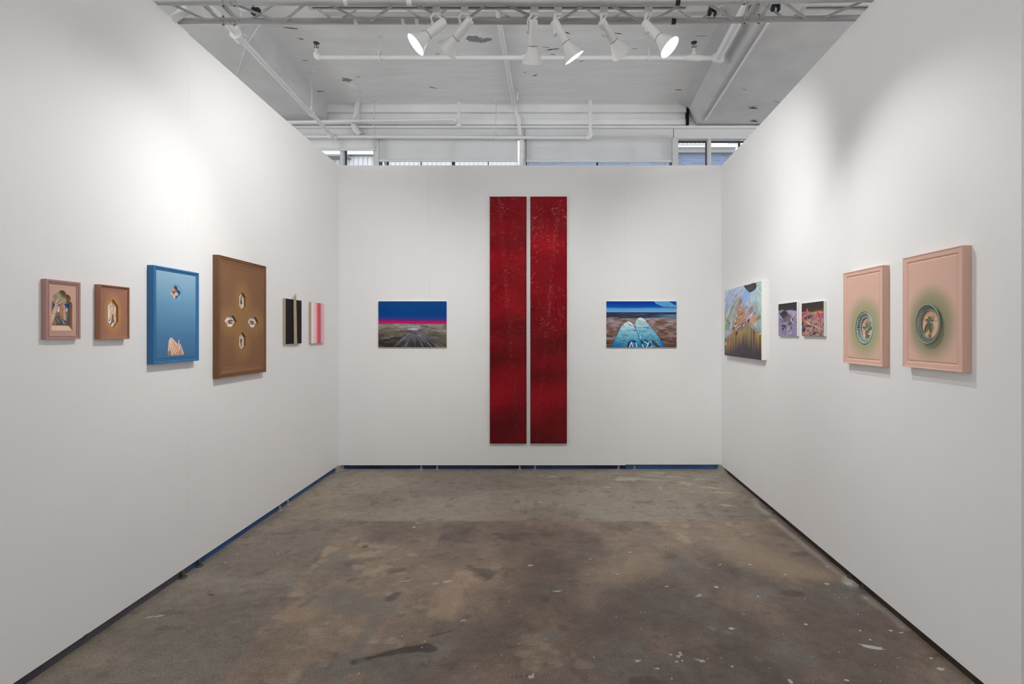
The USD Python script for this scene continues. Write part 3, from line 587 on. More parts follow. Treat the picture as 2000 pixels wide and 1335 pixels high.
for k, x in enumerate(np.linspace(-1.9, 1.6, 15)):   # standing webs between lower and upper chords, as zigzags
    for Yc in (YN, YFa):
        z0, z1 = (ZT0, ZT0 + .155) if k % 2 else (ZT0 + .155, ZT0)
        obj('web_bar', tube([(x, Yc + tilt(x), z0), (x + .25 * .93, Yc + tilt(x + .23), z1)], .0062, 8), 'aluminium', tr, smooth=40)
for px0, px1 in ((436, 458), (1452, 1480)):
    for Yc in (YN, YFa):
        a, b = tx(px0, Yc), tx(px1, Yc); c = (a + b) / 2
        obj('joint_sleeve', cat_([tube([(a - .012, Yc + tilt(c), ZT0), (a + .006, Yc + tilt(c), ZT0)], rc * 1.22, 16), tube([(b - .006, Yc + tilt(c), ZT0), (b + .012, Yc + tilt(c), ZT0)], rc * 1.22, 16), tube([(c - .02, Yc + tilt(c), ZT0), (c + .014, Yc + tilt(c), ZT0)], rc * 1.12, 16)]), 'aluminium', tr, smooth=40)
        obj('joint_bolt', cat_([tube([(x_, Yc + tilt(c), ZT0 - .022), (x_, Yc + tilt(c), ZT0 + .03)], .005, 8) for x_ in (a, b)]), 'foot_dark', tr)
def chip(px, Yc, w_, mt, lab):
    x = tx(px, Yc); m = tube([(x - w_, Yc + tilt(x), ZT0), (x + w_, Yc + tilt(x), ZT0)], rc + .0012, 18, caps=False)
    keep = m.triangles_center[:, 2] < ZT0 + .004; m.update_faces(keep & (np.abs(m.triangles_center[:, 1] - Yc) < .03)); obj('tape_patch', m, mt, tr, label=lab)
for px, Yc, w_ in ((1323, YN, .012), (1315, YFa, .012)): chip(px, Yc, w_, 'black_plastic', 'black tape patch')
for px, Yc, w_ in ((676, YN, .010), (800, YN, .014), (696, YFa, .010), (815, YFa, .010), (788, YFa, .009)): chip(px, Yc, w_, 'flake_white', 'white tape patch')
# cables tied to the truss
obj('truss_cable', tube([(x, YFa + .03 + tilt(x), ZT0 + .03 + .010 * math.sin(x * 9)) for x in np.linspace(xl0 + .15, xr0 - .2, 60)], .006, 8), 'pipe_paint', None, smooth=40, label='pale cable lying along the back of the truss', cat='cable')
for px, py, nm in ((500, 24, 'black clamp lamp on the left part of the truss'), (1391, 25, 'small black clip on the truss right of the lamps'), (1515, 16, 'black square clamp at the right part of the truss')):
    c = on_y(px, py, 2.66); k = thing('truss_clamp', nm, 'clamp')
    obj('jaw', cat_([bevel_box(c[0] - .022, c[0] + .022, c[1] - .012, c[1] + .012, c[2] + .010, c[2] + .022, .003), bevel_box(c[0] + .010, c[0] + .022, c[1] - .012, c[1] + .012, c[2] - .016, c[2] + .012, .003)]), 'black_plastic', k)
    obj('jaw', bevel_box(c[0] - .024, c[0] - .006, c[1] - .011, c[1] + .011, c[2] - .014, c[2] + .012, .003), 'black_plastic', k)
    obj('bolt', tube([(c[0] - .015, c[1], c[2] + .01), (c[0] - .015, c[1], c[2] + .06)], .004, 8), 'foot_dark', k)
# white cap where the truss meets the left wall
lc = on_y(350, 36, 2.66)
obj('truss_end_bracket', tube([lc + np.array([-.045, -.0, -.012]), lc + np.array([.05, .0, .055])], .020, 16), 'flake_white', None, smooth=40, label='white round bracket where the truss rests on the left wall', cat='bracket')

YT = 2.612
ztr = 3.118
def track(p0, p1, label):
    t = thing('light_track', label, 'track')
    x0, x1 = tx(p0, YT), tx(p1, YT)
    obj('channel', cat_([bevel_box(x0, x1, YT - .018, YT - .006, ztr - .008, ztr + .018, .002), bevel_box(x0, x1, YT + .006, YT + .018, ztr - .008, ztr + .018, .002), box(x0, x1, YT - .016, YT + .016, ztr + .010, ztr + .018)]), 'track_white', t)
    obj('slot', box(x0 + .002, x1 - .002, YT - .006, YT + .006, ztr, ztr + .009), 'gap_dark', t, label='dark slot')
    for x in (x0, x1): obj('end_cap', bevel_box(x - .012, x + .012, YT - .019, YT + .019, ztr - .009, ztr + .019, .002), 'lamp_white', t)
track(606, 1343, 'long white light track inside the truss carrying the six lamps')
track(1570, 1716, 'short length of white light track at the right end of the truss')

# ------------------------------------------------------------------ the six lamps
def lamp(clip_px, top_px, mouth_px, tilt_deg, lit, label, cone=56.0, aim=None):
    A = on_y(*top_px, YT)
    v = ray((top_px[0] + mouth_px[0]) / 2, (top_px[1] + mouth_px[1]) / 2); v /= np.linalg.norm(v)
    p = ray(*mouth_px) * YT + EYEP - A; p -= v * (p @ v); p /= np.linalg.norm(p)
    d = p * math.cos(math.radians(tilt_deg)) + v * math.sin(math.radians(tilt_deg))
    if aim is not None: d = np.array(aim) - A; d /= np.linalg.norm(d)
    B = A + d * .205
    L = thing('spotlight', label, 'spotlight')
    T = frame_z(A, d)
    def put(m): m.apply_transform(T); return m
    obj('barrel', put(lathe([(0, -.004), (.018, -.004), (.0225, 0), (.0235, .006), (.0235, .118), (.0228, .1185), (.0228, .121), (0, .121)], 32)), 'lamp_white', L, smooth=35)
    obj('barrel_groove', put(lathe([(.0236, .1185), (.0242, .1185), (.0242, .1205), (.0236, .1205)], 32)), 'crack_dark', L)
    obj('reflector', put(lathe([(.0232, .1205), (.0245, .124), (.0285, .135), (.040, .165), (.052, .190), (.0585, .199), (.0605, .205), (.0585, .2065), (.056, .200), (.048, .186), (.036, .16), (.02, .135), (0, .132)], 40)), 'lamp_white', L, smooth=35)
    obj('lamp_face', put(lathe([(0, .1965), (.030, .1955), (.0535, .1935), (.0535, .1925), (0, .1925)], 32)), 'lamp_glow', L, smooth=35, label='glowing lamp face')
    # clip on the track, arm and knob
    cxp = tx(clip_px, YT)
    obj('track_clip', bevel_box(cxp - .021, cxp + .021, YT - .012, YT + .012, ztr - .052, ztr - .006, .003), 'lamp_white', L)
    side = np.cross(d, [0, 1, 0]); side = T[:3, 0] if np.linalg.norm(side) < .1 else side / np.linalg.norm(side)
    piv = A + d * .055 + side * .028 * (1 if side[0] < 0 else -1)
    if piv[0] > A[0] + d[0] * .055: piv = A + d * .055 - (piv - A - d * .055)
    top = np.array([cxp - .012, YT - .014, ztr - .045])
    mid = (top + piv) / 2 + np.array([-.012, -.006, .004])
    obj('arm', tube([top, mid, piv], [.0065, .006, .0075], 8), 'lamp_white', L, smooth=40)
    kn = trimesh.creation.cylinder(.0095, .016, sections=12); kn.apply_transform(frame_z(piv, piv - (A + d * .055))); obj('knob', kn, 'rod_paint', L)
    cd = [np.array([cxp + .006, YT, ztr - .05]), np.array([cxp + .02, YT + .004, ztr - .062]), A - d * .012 + np.array([.012, 0, .008]), A - d * .002]
    s = np.linspace(0, 1, 10)[:, None]; cdp = (1 - s) ** 3 * cd[0] + 3 * s * (1 - s) ** 2 * cd[1] + 3 * s * s * (1 - s) * cd[2] + s ** 3 * cd[3]
    obj('flex', tube(cdp, .0045, 8), 'lamp_white', L, smooth=40)
    # its light
    sl = UsdLux.SphereLight.Define(stage, f'{L.GetPath()}/beam')
    o = A + d * .2005
    Tm = frame_z(o, -d)
    sl.AddTransformOp().Set(Gf.Matrix4d(*Tm.T.ravel().tolist()))
    sl.CreateRadiusAttr(.012); sl.CreateIntensityAttr(SPOT_POWER * lit); sl.CreateNormalizeAttr(True); sl.CreateColorAttr(Gf.Vec3f(1.0, .985, .96))
    sh = UsdLux.ShapingAPI.Apply(sl.GetPrim()); sh.CreateShapingConeAngleAttr(cone); sh.CreateShapingConeSoftnessAttr(1.0)
    return A, B, d
LAMPS = [lamp(853, (867.5, 42.5), (808.7, 80.8), -17, .74, 'spotlight at the left end of the row, its glowing mouth turned to the left wall', 38., (-2.03, 2.25, 1.55)),
         lamp(908, (918.5, 39.5), (878.7, 90.5), 14, 1.25, 'spotlight second from left, tilted left with its mouth turned away'),
         lamp(1044, (1042, 39.5), (1040.7, 98), 9, 1.3, 'spotlight third from left, hanging straight down towards the red panels'),
         lamp(1090, (1082, 41.8), (1115, 100.5), -10, .95, 'spotlight fourth from left, tilted right with a thin glowing rim', 44.),
         lamp(1179, (1175, 42.5), (1207.5, 93.5), 23, 1.12, 'spotlight fifth from left, tilted right with its mouth turned away', 44.),
         lamp(1266, (1258.5, 45.5), (1301.5, 93.5), -27, .58, 'spotlight at the right end of the row, its round glowing mouth in view', 38., (1.66, 2.18, 1.6))]

painted('paint_black', 0.5, 0.12, 0.4, 260.0)
# ------------------------------------------------------------------ the pictures
def inside(u, v, pts):
    """even-odd test of points in a polygon"""
    p = np.asarray(pts, float); r = np.zeros(u.shape, bool); j = len(p) - 1
    for i in range(len(p)):
        (x0, y0), (x1, y1) = p[i], p[j]
        if y0 != y1: r ^= ((y0 > v) != (y1 > v)) & (u < (x1 - x0) * (v - y0) / (y1 - y0) + x0)
        j = i
    return r
class Paint:
    """a picture mixed in numpy over a grid; u to the right, v up, both 0..1; a = width / height"""
    def __init__(s, u, v, a, base, k=1.15, ds=.12):
        s.ds, s.u, s.v, s.a, s.k = ds, u, v, a, k; s.c = np.zeros(u.shape + (3,)) + s.C(base)
    def C(s, rgb):
        c = lin(rgb) * s.k; return np.clip(s.ds * (c @ np.array([.25, .65, .10])) + (1 - s.ds) * c, 0, .9)
    def put(s, m, rgb): s.c = mix(s.c, s.C(rgb), np.clip(np.asarray(m, float), 0, 1))
    def grad(s, stops, t):
        t = np.clip(t, 0, 1); P_ = [q[0] for q in stops]; c = np.array([s.C(q[1]) for q in stops])
        return np.stack([np.interp(t, P_, c[:, i]) for i in range(3)], -1)
    def fb(s, su, sv, o=4, seed=0): return fbm(np.stack([s.u * su * s.a, s.v * sv, s.u * 0 + seed * 1.37], -1), o, seed)
    def cap(s, u0, v0, u1, v1, r0, r1=None, light=(222, 184, 158), dark=(150, 105, 82), soft=.006, line=None):
        r1 = r0 if r1 is None else r1; a = s.a; d = np.array([(u1 - u0) * a, v1 - v0]); L = max(d @ d, 1e-9)
        t = np.clip(((s.u - u0) * a * d[0] + (s.v - v0) * d[1]) / L, 0, 1); r = r0 + (r1 - r0) * t
        D = np.hypot((s.u - u0) * a - t * d[0], (s.v - v0) - t * d[1])
        if line: s.put(sstep(r + 2.2 * soft, r + soft, D), line)
        m = sstep(r + soft, r - soft, D); sh = sstep(1.08, .5, D / r)
        s.c = s.c * (1 - m[..., None]) + (s.C(dark) * (1 - sh[..., None]) + s.C(light) * sh[..., None]) * m[..., None]
    def ell(s, u0, v0, ru, rv, rgb, ang=0., soft=.25, amt=1.):
        x, y = (s.u - u0) * s.a, s.v - v0; c, n = math.cos(ang), math.sin(ang); x, y = x * c + y * n, -x * n + y * c
        s.put(sstep(1 + soft, 1 - soft, np.hypot(x / (ru * s.a), y / rv)) * amt, rgb)
    def poly(s, pts, rgb, amt=1.): s.put(inside(s.u, s.v, pts) * amt, rgb)
    def jit(s, seed, amt=.05, sc=60): s.c = np.clip(s.c * (1 + amt * 2 * (s.fb(sc, sc, 2, seed)[..., None] - .5)), 0, .92)

def place(wall, q, d):
    """q = (xl, ytl, ybl, xr, ytr, ybr): the front face in the photograph; d its distance from the wall. Gives origin along the wall, height, width, height of the piece"""
    xl, ytl, ybl, xr, ytr, ybr = q
    s0, a = wall.hit(xl, ytl, d); _, b = wall.hit(xl, ybl, d); s1, c = wall.hit(xr, ytr, d); _, e = wall.hit(xr, ybr, d)
    z0 = (b + e) / 2; return s0, z0, s1 - s0, (a + c) / 2 - z0
def canvas(name, label, wall, q, d, res, fn, edge='canvas_white', k=1.15, cat='painting', pm='paint_matte', group=None, attrs=None, edge_label=None, face_mesh=None):
    s0, z0, w, h = place(wall, q, d)
    t = thing(name, label, cat, group, matrix=wall.mtx(s0, z0))
    obj('stretched_canvas', bevel_box(0, w, 0, h, 0.0005, d - .0006, .0015), edge, t, label=edge_label)
    xs, ys = np.linspace(0.0006, w - .0006, max(2, int(w / res))), np.linspace(.0006, h - .0006, max(2, int(h / res)))
    U, V = np.meshgrid(xs / w, ys / h); out = fn(U, V, w, h, k)
    c, at = out if isinstance(out, tuple) else (out, None)
    v, f = grid_mesh(xs, ys, np.full(U.shape, d))
    obj('painted_face', (v, f), pm, t, col=c, attrs=at)
    return t, w, h
def relief(name, label, wall, q, d, res, fn, names, k=1.15, pm='paint_matte', group=None, labels={}):
    """a box picture whose front is a moulded surface. fn(U, V, w, h, k) -> heights below the front (<= 0), colours, region of every cell"""
    s0, z0, w, h = place(wall, q, d)
    t = thing(name, label, 'painting', group, matrix=wall.mtx(s0, z0))
    nx, ny = int(w / res) + 1, int(h / res) + 1
    xs, ys = np.linspace(0, w, nx), np.linspace(0, h, ny); U, V = np.meshgrid(xs, ys)
    H, C, R, hole, wallc, HN, CN, RN = fn(U, V, w, h, k)      # front surface, its colours and parts; the opening; the sunk surface behind it
    HN = np.broadcast_to(np.asarray(HN, float), U.shape); RN = np.broadcast_to(np.asarray(RN, int), U.shape)
    Z = np.maximum(d + H, .0015); ZN = np.maximum(d + HN, .0015); fl_ = lambda q: q.reshape(-1, q.shape[-1]) if q.ndim == 3 else q.ravel()
    v, f = grid_mesh(xs, ys, Z); C = fl_(C); CN = fl_(CN); vn = v.copy(); vn[:, 2] = ZN.ravel()
    inn = shapely.contains_xy(hole, v[:, 0], v[:, 1]).reshape(ny, nx)
    quad_in = np.stack([inn[:-1, :-1], inn[:-1, 1:], inn[1:, :-1], inn[1:, 1:]]).sum(0)
    clear, cut = (quad_in == 0).ravel(), (quad_in > 0) & (quad_in < 4)
    two = lambda m: np.concatenate([m, m])
    fc = two(R[:-1, :-1].ravel()); groups = {}
    def put(nm, vv, ff, cc):
        g = groups.setdefault(nm, [[], [], [], 0]); g[0].append(vv); g[1].append(ff + g[3]); g[2].append(cc); g[3] += len(vv)
    def sub(nm, V_, F_, C_):
        if len(F_):
            idx, inv = np.unique(F_, return_inverse=True); put(nm, V_[idx], inv.reshape(-1, 3), C_[idx])
    for i in range(2): sub(names[i], v, f[two(clear) & (fc == i)], C)
    rn = two(RN[:-1, :-1].ravel())
    for i in range(2, len(names)): sub(names[i], vn, f[two(quad_in.ravel() > 0) & (rn == i)], CN)
    pv, pf, pc = [], [], []                                   # cells that the edge crosses are cut along it
    for jj, ii in zip(*np.nonzero(cut)):
        rest = shapely.box(xs[ii], ys[jj], xs[ii + 1], ys[jj + 1]).difference(hole)
        o = [(jj + b_) * nx + ii + a_ for b_ in (0, 1) for a_ in (0, 1) if not inn[jj + b_, ii + a_]]
        for g in getattr(rest, 'geoms', [rest]):
            if g.geom_type != 'Polygon' or g.area < 1e-12: continue
            q = np.array(g.exterior.coords)[:-1]
            tv, tf = trimesh.creation.triangulate_polygon(g, engine='earcut')
            n0 = sum(map(len, pv)); pv.append(np.column_stack([tv, np.full(len(tv), v[o, 2].mean())])); pf.append(np.asarray(tf) + n0); pc.append(np.repeat(C[o].mean(0)[None], len(tv), 0))
    if pv: put(names[1], np.vstack(pv), np.vstack(pf), np.vstack(pc))
    for g in getattr(hole, 'geoms', [hole]):                  # the sides of the opening
        L_ = g.exterior; m = max(12, int(L_.length / (res * .8))); p = np.array([L_.interpolate(t_, True).coords[0] for t_ in np.linspace(0, 1, m, endpoint=False)])
        p = np.vstack([p, np.array(L_.coords)[:-1]]); sarr = np.array([L_.project(shapely.Point(q)) for q in p]); p = p[np.argsort(sarr)]; m = len(p)
        gi = np.clip(np.rint(p[:, 1] / ys[1]).astype(int), 0, ny - 1) * nx + np.clip(np.rint(p[:, 0] / xs[1]).astype(int), 0, nx - 1)
        vv = np.vstack([np.column_stack([p, v[gi, 2]]), np.column_stack([p, np.minimum(vn[gi, 2], v[gi, 2])])]); a_ = np.arange(m); b_ = (a_ + 1) % m
        put('niche_wall', vv, np.vstack([np.stack([a_, b_, m + b_], 1), np.stack([a_, m + b_, m + a_], 1)]), np.repeat(np.clip(lin(wallc) * k, 0, .9)[None], 2 * m, 0))
    ring = np.concatenate([np.arange(nx), nx - 1 + nx * np.arange(1, ny), (ny - 1) * nx + np.arange(nx - 2, -1, -1), nx * np.arange(ny - 2, 0, -1)])
    top = v[ring]; bot = top.copy(); bot[:, 2] = .0005; m = len(ring); a_ = np.arange(m); b_ = (a_ + 1) % m      # the frame carries the sides of the box
    put(names[0], np.vstack([top, bot]), np.vstack([np.stack([a_, m + a_, m + b_], 1), np.stack([a_, m + b_, b_], 1)]), np.vstack([C[ring], C[ring]]))
    for nm in list(names) + ['niche_wall']:
        if nm in groups:
            g = groups[nm]; obj(nm, (np.vstack(g[0]), np.vstack(g[1])), pm, t, col=np.vstack(g[2]), label=labels.get(nm))
    return t, w, h
def prof(E, pts): return np.interp(E, [p[0] for p in pts], [p[1] for p in pts])
def edge_d(U, V, w, h): return np.minimum(np.minimum(U, w - U), np.minimum(V, h - V))

# --- left wall 1: rose frame, cusped arch niche with raised hands
def f1(U, V, w, h, k):
    E = edge_d(U, V, w, h); s = w / .15
    H = prof(E / s, [(0, 0), (.0085, 0), (.0092, -.0035), (.0110, -.0035), (.0120, -.0012), (.0155, -.0018), (.0160, -.0050), (.0178, -.0050), (.0190, -.0058), (1, -.0058)])
    u, v = U / w, V / h
    circ = lambda cu, cv, rr: shapely.Point(cu * w, cv * h).buffer(rr * w, 24)
    hole = shapely.union_all([shapely.box(.185 * w, .150 * h, .785 * w, .60 * h), circ(.275, .60, .090), circ(.695, .60, .090), circ(.335, .705, .105), circ(.635, .705, .105), circ(.485, .765, .115), shapely.box(.26 * w, .5 * h, .71 * w, .70 * h)])
    op = shapely.contains_xy(hole, U, V)
    ledge = (u > .185) & (u < .785) & (v > .150) & (v < .235)
    HN = np.where(v < .235, -.0058 - np.clip((v - .150) / .085, 0, 1) * .013, -.0188)
    P = Paint(u, v, w / h, (170, 130, 124), k)
    pan = E > .0165 * s
    P.put(pan, (194, 156, 137)); P.put(pan * sstep(.35, .0, v) * .6, (172, 128, 120)); P.put(pan * sstep(.45, .9, u) * .3, (208, 168, 150))
    frame_c = P.c.copy()
    # picture on the niche floor
    N = Paint(u, v, w / h, (150, 142, 122), k)
    Q = lambda zx, zy: ((zx + 70) / 1000 + .092, (1587 - zy) / 1746 + .012)
    def qc(x0, y0, x1, y1, r0, r1=None, **kw): a, b = Q(x0, y0), Q(x1, y1); N.cap(*a, *b, r0 / 1746, (r0 if r1 is None else r1) / 1746, soft=.004, **kw)
    N.put(sstep(.615, .60, v), (38, 86, 138)); N.put(sstep(.56, .52, v), (120, 116, 118)); N.put(sstep(.42, .3, v), (104, 98, 98))
    N.ell(*Q(300, 240), .10, .085, (166, 155, 122), soft=.1); N.ell(*Q(455, 410), .09, .065, (166, 155, 122), soft=.1); N.ell(*Q(230, 350), .08, .03, (150, 140, 112))
    qc(310, 760, 325, 650, 45, 30, light=(215, 205, 195), dark=(180, 170, 160)); qc(550, 690, 545, 760, 22, light=(215, 212, 212), dark=(170, 168, 168))
    qc(120, 520, 105, 800, 45, light=(118, 112, 118), dark=(80, 78, 84))
    N.poly([Q(40, 1190), Q(100, 900), Q(130, 1190)], (205, 196, 186))
    N.poly([Q(120, 1190), Q(160, 1050), Q(220, 1040), Q(260, 1190)], (150, 112, 62))
    N.poly([Q(250, 1190), Q(230, 950), Q(280, 900), Q(420, 1010), Q(560, 1060), Q(575, 1190)], (92, 88, 92))
    qc(260, 1000, 330, 1100, 22, light=(128, 122, 124), dark=(92, 88, 92)); qc(430, 1050, 480, 1150, 14, light=(185, 180, 178), dark=(110, 106, 108)); qc(370, 1080, 400, 1160, 14, light=(60, 58, 64), dark=(92, 88, 92))
    qc(400, 960, 395, 640, 62, 55, light=(176, 128, 96), dark=(120, 80, 58)); qc(380, 640, 375, 560, 30, light=(182, 134, 104), dark=(118, 80, 60)); qc(435, 640, 430, 560, 30, light=(182, 134, 104), dark=(118, 80, 60))
    qc(495, 1000, 480, 780, 48, 40, light=(205, 160, 130), dark=(150, 104, 80)); qc(480, 780, 480, 600, 38, 22, light=(212, 168, 138), dark=(150, 104, 80)); qc(470, 700, 450, 560, 20, 16, light=(206, 160, 132), dark=(140, 96, 74))
    qc(300, 860, 400, 960, 22, light=(150, 100, 76), dark=(110, 70, 54))
    qc(110, 1060, 190, 800, 70, 68, light=(216, 178, 152), dark=(160, 112, 88)); qc(190, 800, 235, 660, 66, 50, light=(216, 178, 152), dark=(160, 112, 88))
    qc(225, 680, 240, 520, 28, 24, light=(216, 176, 150), dark=(150, 104, 82)); qc(240, 520, 325, 385, 26, 18, light=(220, 180, 154), dark=(150, 104, 82))
    qc(250, 740, 280, 580, 24, 22, light=(208, 166, 140), dark=(140, 96, 76)); qc(280, 580, 400, 485, 20, 15, light=(214, 172, 146), dark=(146, 102, 80))
    qc(345, 430, 372, 405, 14, light=(190, 140, 112), dark=(130, 90, 70))
    N.put(sstep(.245, .23, v), (40, 36, 36))
    CN = np.where((v < .235)[..., None], P.C((212, 176, 152)), N.c)
    return H, frame_c, np.where(~pan, 0, 1), hole, (176, 134, 112), HN, CN, np.where(v < .235, 3, 2)
relief('framed_relief', 'small rose pink frame with a cusped arch niche showing two raised hands', LEFT, (90.3, 544.3, 662.2, 157.5, 551.3, 662.0), .0205, .0011, f1, ['frame', 'panel', 'niche_picture', 'niche_ledge'],
       labels={'niche_picture': 'painted raised hands before blue', 'panel': 'pale pink panel', 'niche_ledge': 'pale sloping ledge'})

# --- left wall 2: brown frame, upright hexagon niche with a pointing hand
def hexa(cx, cy, rw, rh, cut, flat=False):
    """hexagon of half width rw, half height rh, its slanting ends cut long; flat lays it on its side"""
    p = [(0, rh), (rw, rh - cut), (rw, -rh + cut), (0, -rh), (-rw, -rh + cut), (-rw, rh - cut)]
    return Polygon([(cx + y, cy + x) if flat else (cx + x, cy + y) for x, y in p])
def f2(U, V, w, h, k):
    E = edge_d(U, V, w, h); s = w / .14
    H = prof(E / s, [(0, 0), (.0040, 0), (.0048, -.0065), (.0075, -.0072), (.0110, -.0085), (.0165, -.0085), (.0172, -.0095), (1, -.0095)])
    u, v = U / w, V / h
    x, y = U, V; cx, cy = .49 * w, .475 * h; rw, rh, cut = .175 * w, .275 * h, .13 * h
    hole = hexa(cx, cy, rw, rh, cut); op = shapely.contains_xy(hole, U, V)
    P = Paint(u, v, w / h, (158, 110, 84), k)
    pan = E > .0045 * s
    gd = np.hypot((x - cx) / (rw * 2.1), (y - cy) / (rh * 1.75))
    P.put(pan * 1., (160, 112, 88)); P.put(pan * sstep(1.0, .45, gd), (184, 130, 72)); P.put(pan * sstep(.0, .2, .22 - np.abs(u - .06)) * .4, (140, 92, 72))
    fc = P.c.copy()
    N = Paint(u, v, w / h, (226, 220, 222), k)
    Q = lambda zx, zy: ((zx - 10) / 950 + .110, .665 - (zy - 270) / 1720)
    def qc(x0, y0, x1, y1, r0, r1=None, **kw): a, b = Q(x0, y0), Q(x1, y1); N.cap(*a, *b, r0 / 1720, (r0 if r1 is None else r1) / 1720, soft=.004, **kw)
    sk = dict(light=(222, 186, 152), dark=(160, 116, 88)); dk = dict(light=(128, 104, 90), dark=(96, 76, 66))
    qc(430, 640, 400, 850, 42, 34, **dk); qc(400, 850, 350, 950, 34, 26, **dk); qc(330, 780, 310, 810, 26, **dk); qc(440, 860, 470, 760, 26, **dk)
    qc(370, 220, 400, 420, 62, 80, **sk); qc(400, 400, 380, 560, 78, 52, **sk); qc(470, 480, 478, 700, 40, 34, **sk); qc(478, 700, 490, 860, 26, 20, **sk); qc(490, 860, 435, 1000, 18, 13, light=(200, 160, 128), dark=(130, 96, 76))
    qc(360, 560, 350, 720, 32, 24, **sk); qc(350, 720, 320, 790, 20, 15, light=(196, 156, 126), dark=(120, 88, 72)); qc(378, 690, 382, 696, 14, light=(236, 226, 212), dark=(200, 180, 160)); qc(500, 560, 510, 680, 10, light=(176, 130, 104), dark=(150, 108, 86))
    return H, fc, np.where(~pan, 0, 1), hole, (160, 106, 54), -.0190, N.c, 2
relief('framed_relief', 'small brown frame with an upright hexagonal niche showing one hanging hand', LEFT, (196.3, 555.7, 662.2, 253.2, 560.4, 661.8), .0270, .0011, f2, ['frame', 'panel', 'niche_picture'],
       labels={'niche_picture': 'painted hand on white', 'panel': 'brown panel with an ochre halo'})

# --- left wall 3: blue frame, four-lobed niche with an eye, praying hands below
def f3(U, V, w, h, k):
    E = edge_d(U, V, w, h); s = w / .34
    H = prof(E / s, [(0, 0), (.010, 0), (.0115, -.0030), (.015, -.0050), (.0175, -.0030), (.0190, -.0022), (.0215, -.0060), (.0235, -.0064), (.0265, -.0040), (1, -.0040)])
    u, v = U / w, V / h
    cx, cy = .475 * w, .748 * h; rr = .088 * h
    rad = np.hypot(U - cx, V - cy)
    H = np.where((rad < rr) & (E > .03 * s), -.0040 - .0022 * sstep(rr, rr * .95, rad), H)
    L = lambda dx, dy, q: shapely.Point(cx + dx * rr, cy + dy * rr).buffer(q * rr, 24)
    hole = shapely.union_all([L(0, .46, .36), L(0, -.46, .36), L(.46, 0, .36), L(-.46, 0, .36), shapely.box(cx - .3 * rr, cy - .3 * rr, cx + .3 * rr, cy + .3 * rr)]); op = shapely.contains_xy(hole, U, V)
    P = Paint(u, v, w / h, (48, 108, 158), k); pan = E > .0205 * s
    pc = P.grad([(0, (54, 104, 146)), (.3, (68, 120, 162)), (.62, (92, 146, 182)), (.9, (128, 168, 194)), (1, (132, 170, 194))], v)
    P.c = np.where(pan[..., None], pc, P.c)
    # praying hands
    Q = lambda zx, zy: (.19 + (zx - 20) / 1650 * .86, .075 + (1130 - zy) / 4030)
    a = w / h
    def qc(x0, y0, x1, y1, r0, r1=None, **kw): p, q = Q(x0, y0), Q(x1, y1); P.cap(*p, *q, r0 / 4030, (r0 if r1 is None else r1) / 4030, soft=.0018, **kw)
    keep = P.c.copy(); sk = dict(light=(224, 192, 174), dark=(186, 144, 124)); s2 = dict(light=(204, 166, 148), dark=(166, 124, 106))
    P.poly([Q(*q) for q in ((245, 1140), (232, 900), (262, 480), (330, 370), (400, 370), (640, 640), (700, 640), (760, 650), (930, 1130))], (186, 146, 126))
    qc(330, 1100, 270, 800, 95, 40, light=(160, 112, 92), dark=(120, 80, 66)); qc(270, 900, 300, 480, 42, 34, **sk); qc(300, 520, 350, 380, 40, 30, light=(226, 196, 182), dark=(170, 124, 104))
    qc(640, 1060, 560, 800, 240, 130, light=(190, 146, 126), dark=(160, 116, 98)); qc(800, 1080, 780, 900, 120, 80, light=(186, 140, 120), dark=(150, 106, 88))
    qc(410, 1080, 320, 640, 44, 38, **sk); qc(320, 640, 340, 420, 36, 26, **sk)
    qc(520, 1020, 380, 640, 52, 40, **sk); qc(380, 640, 350, 400, 38, 24, **sk)
    qc(600, 960, 430, 580, 56, 46, light=(222, 178, 144), dark=(166, 118, 94)); qc(430, 580, 370, 390, 44, 26, **sk)
    qc(690, 930, 500, 560, 58, 48, **s2); qc(600, 660, 400, 390, 54, 26, light=(230, 190, 166), dark=(170, 122, 100))
    qc(720, 860, 690, 640, 52, 40, **sk); qc(690, 640, 695, 460, 34, 18, light=(228, 198, 184), dark=(176, 130, 110)); qc(880, 1060, 760, 660, 36, 18, **sk)
    P.put((v < .0755) * 1., (60, 112, 156)); P.c = np.where((v < .0745)[..., None], keep, P.c)
    fc = P.c.copy()
    N = Paint(u, v, a, (222, 184, 168), k)
    ox = .006                                        # the eye is set where it shows through the lobes
    ex, ey = cx / w + .014, cy / h - .002
    N.put(sstep(.03, .09, v - ey) * .5, (196, 150, 136)); N.put(sstep(-.03, -.09, v - ey) * .6, (236, 206, 186))
    N.ell(ex - .005, ey + .006, .060, .026, (188, 138, 122), soft=.35); N.ell(ex, ey, .036, .015, (206, 182, 168), soft=.2); N.ell(ex, ey + .001, .018, .014, (70, 58, 52), soft=.25); N.ell(ex - .004, ey + .012, .045, .006, (110, 74, 62), soft=.5); N.ell(ex + .01, ey + .045, .07, .006, (140, 96, 80), soft=.6, amt=.6); N.ell(ex - .12, ey - .005, .05, .03, (214, 160, 144), soft=.6)
    return H, fc, np.where(~pan, 0, 1), hole, (86, 134, 172), -.0185, N.c, 2
relief('framed_relief', 'blue framed relief with a four-lobed niche holding an eye and praying hands below', LEFT, (300.3, 518.2, 710.3, 388.6, 532.2, 704.3), .034, .0015, f3, ['frame', 'panel', 'niche_picture'],
       labels={'niche_picture': 'painted eye on pale skin', 'panel': 'blue panel fading lighter upwards with painted praying hands'})

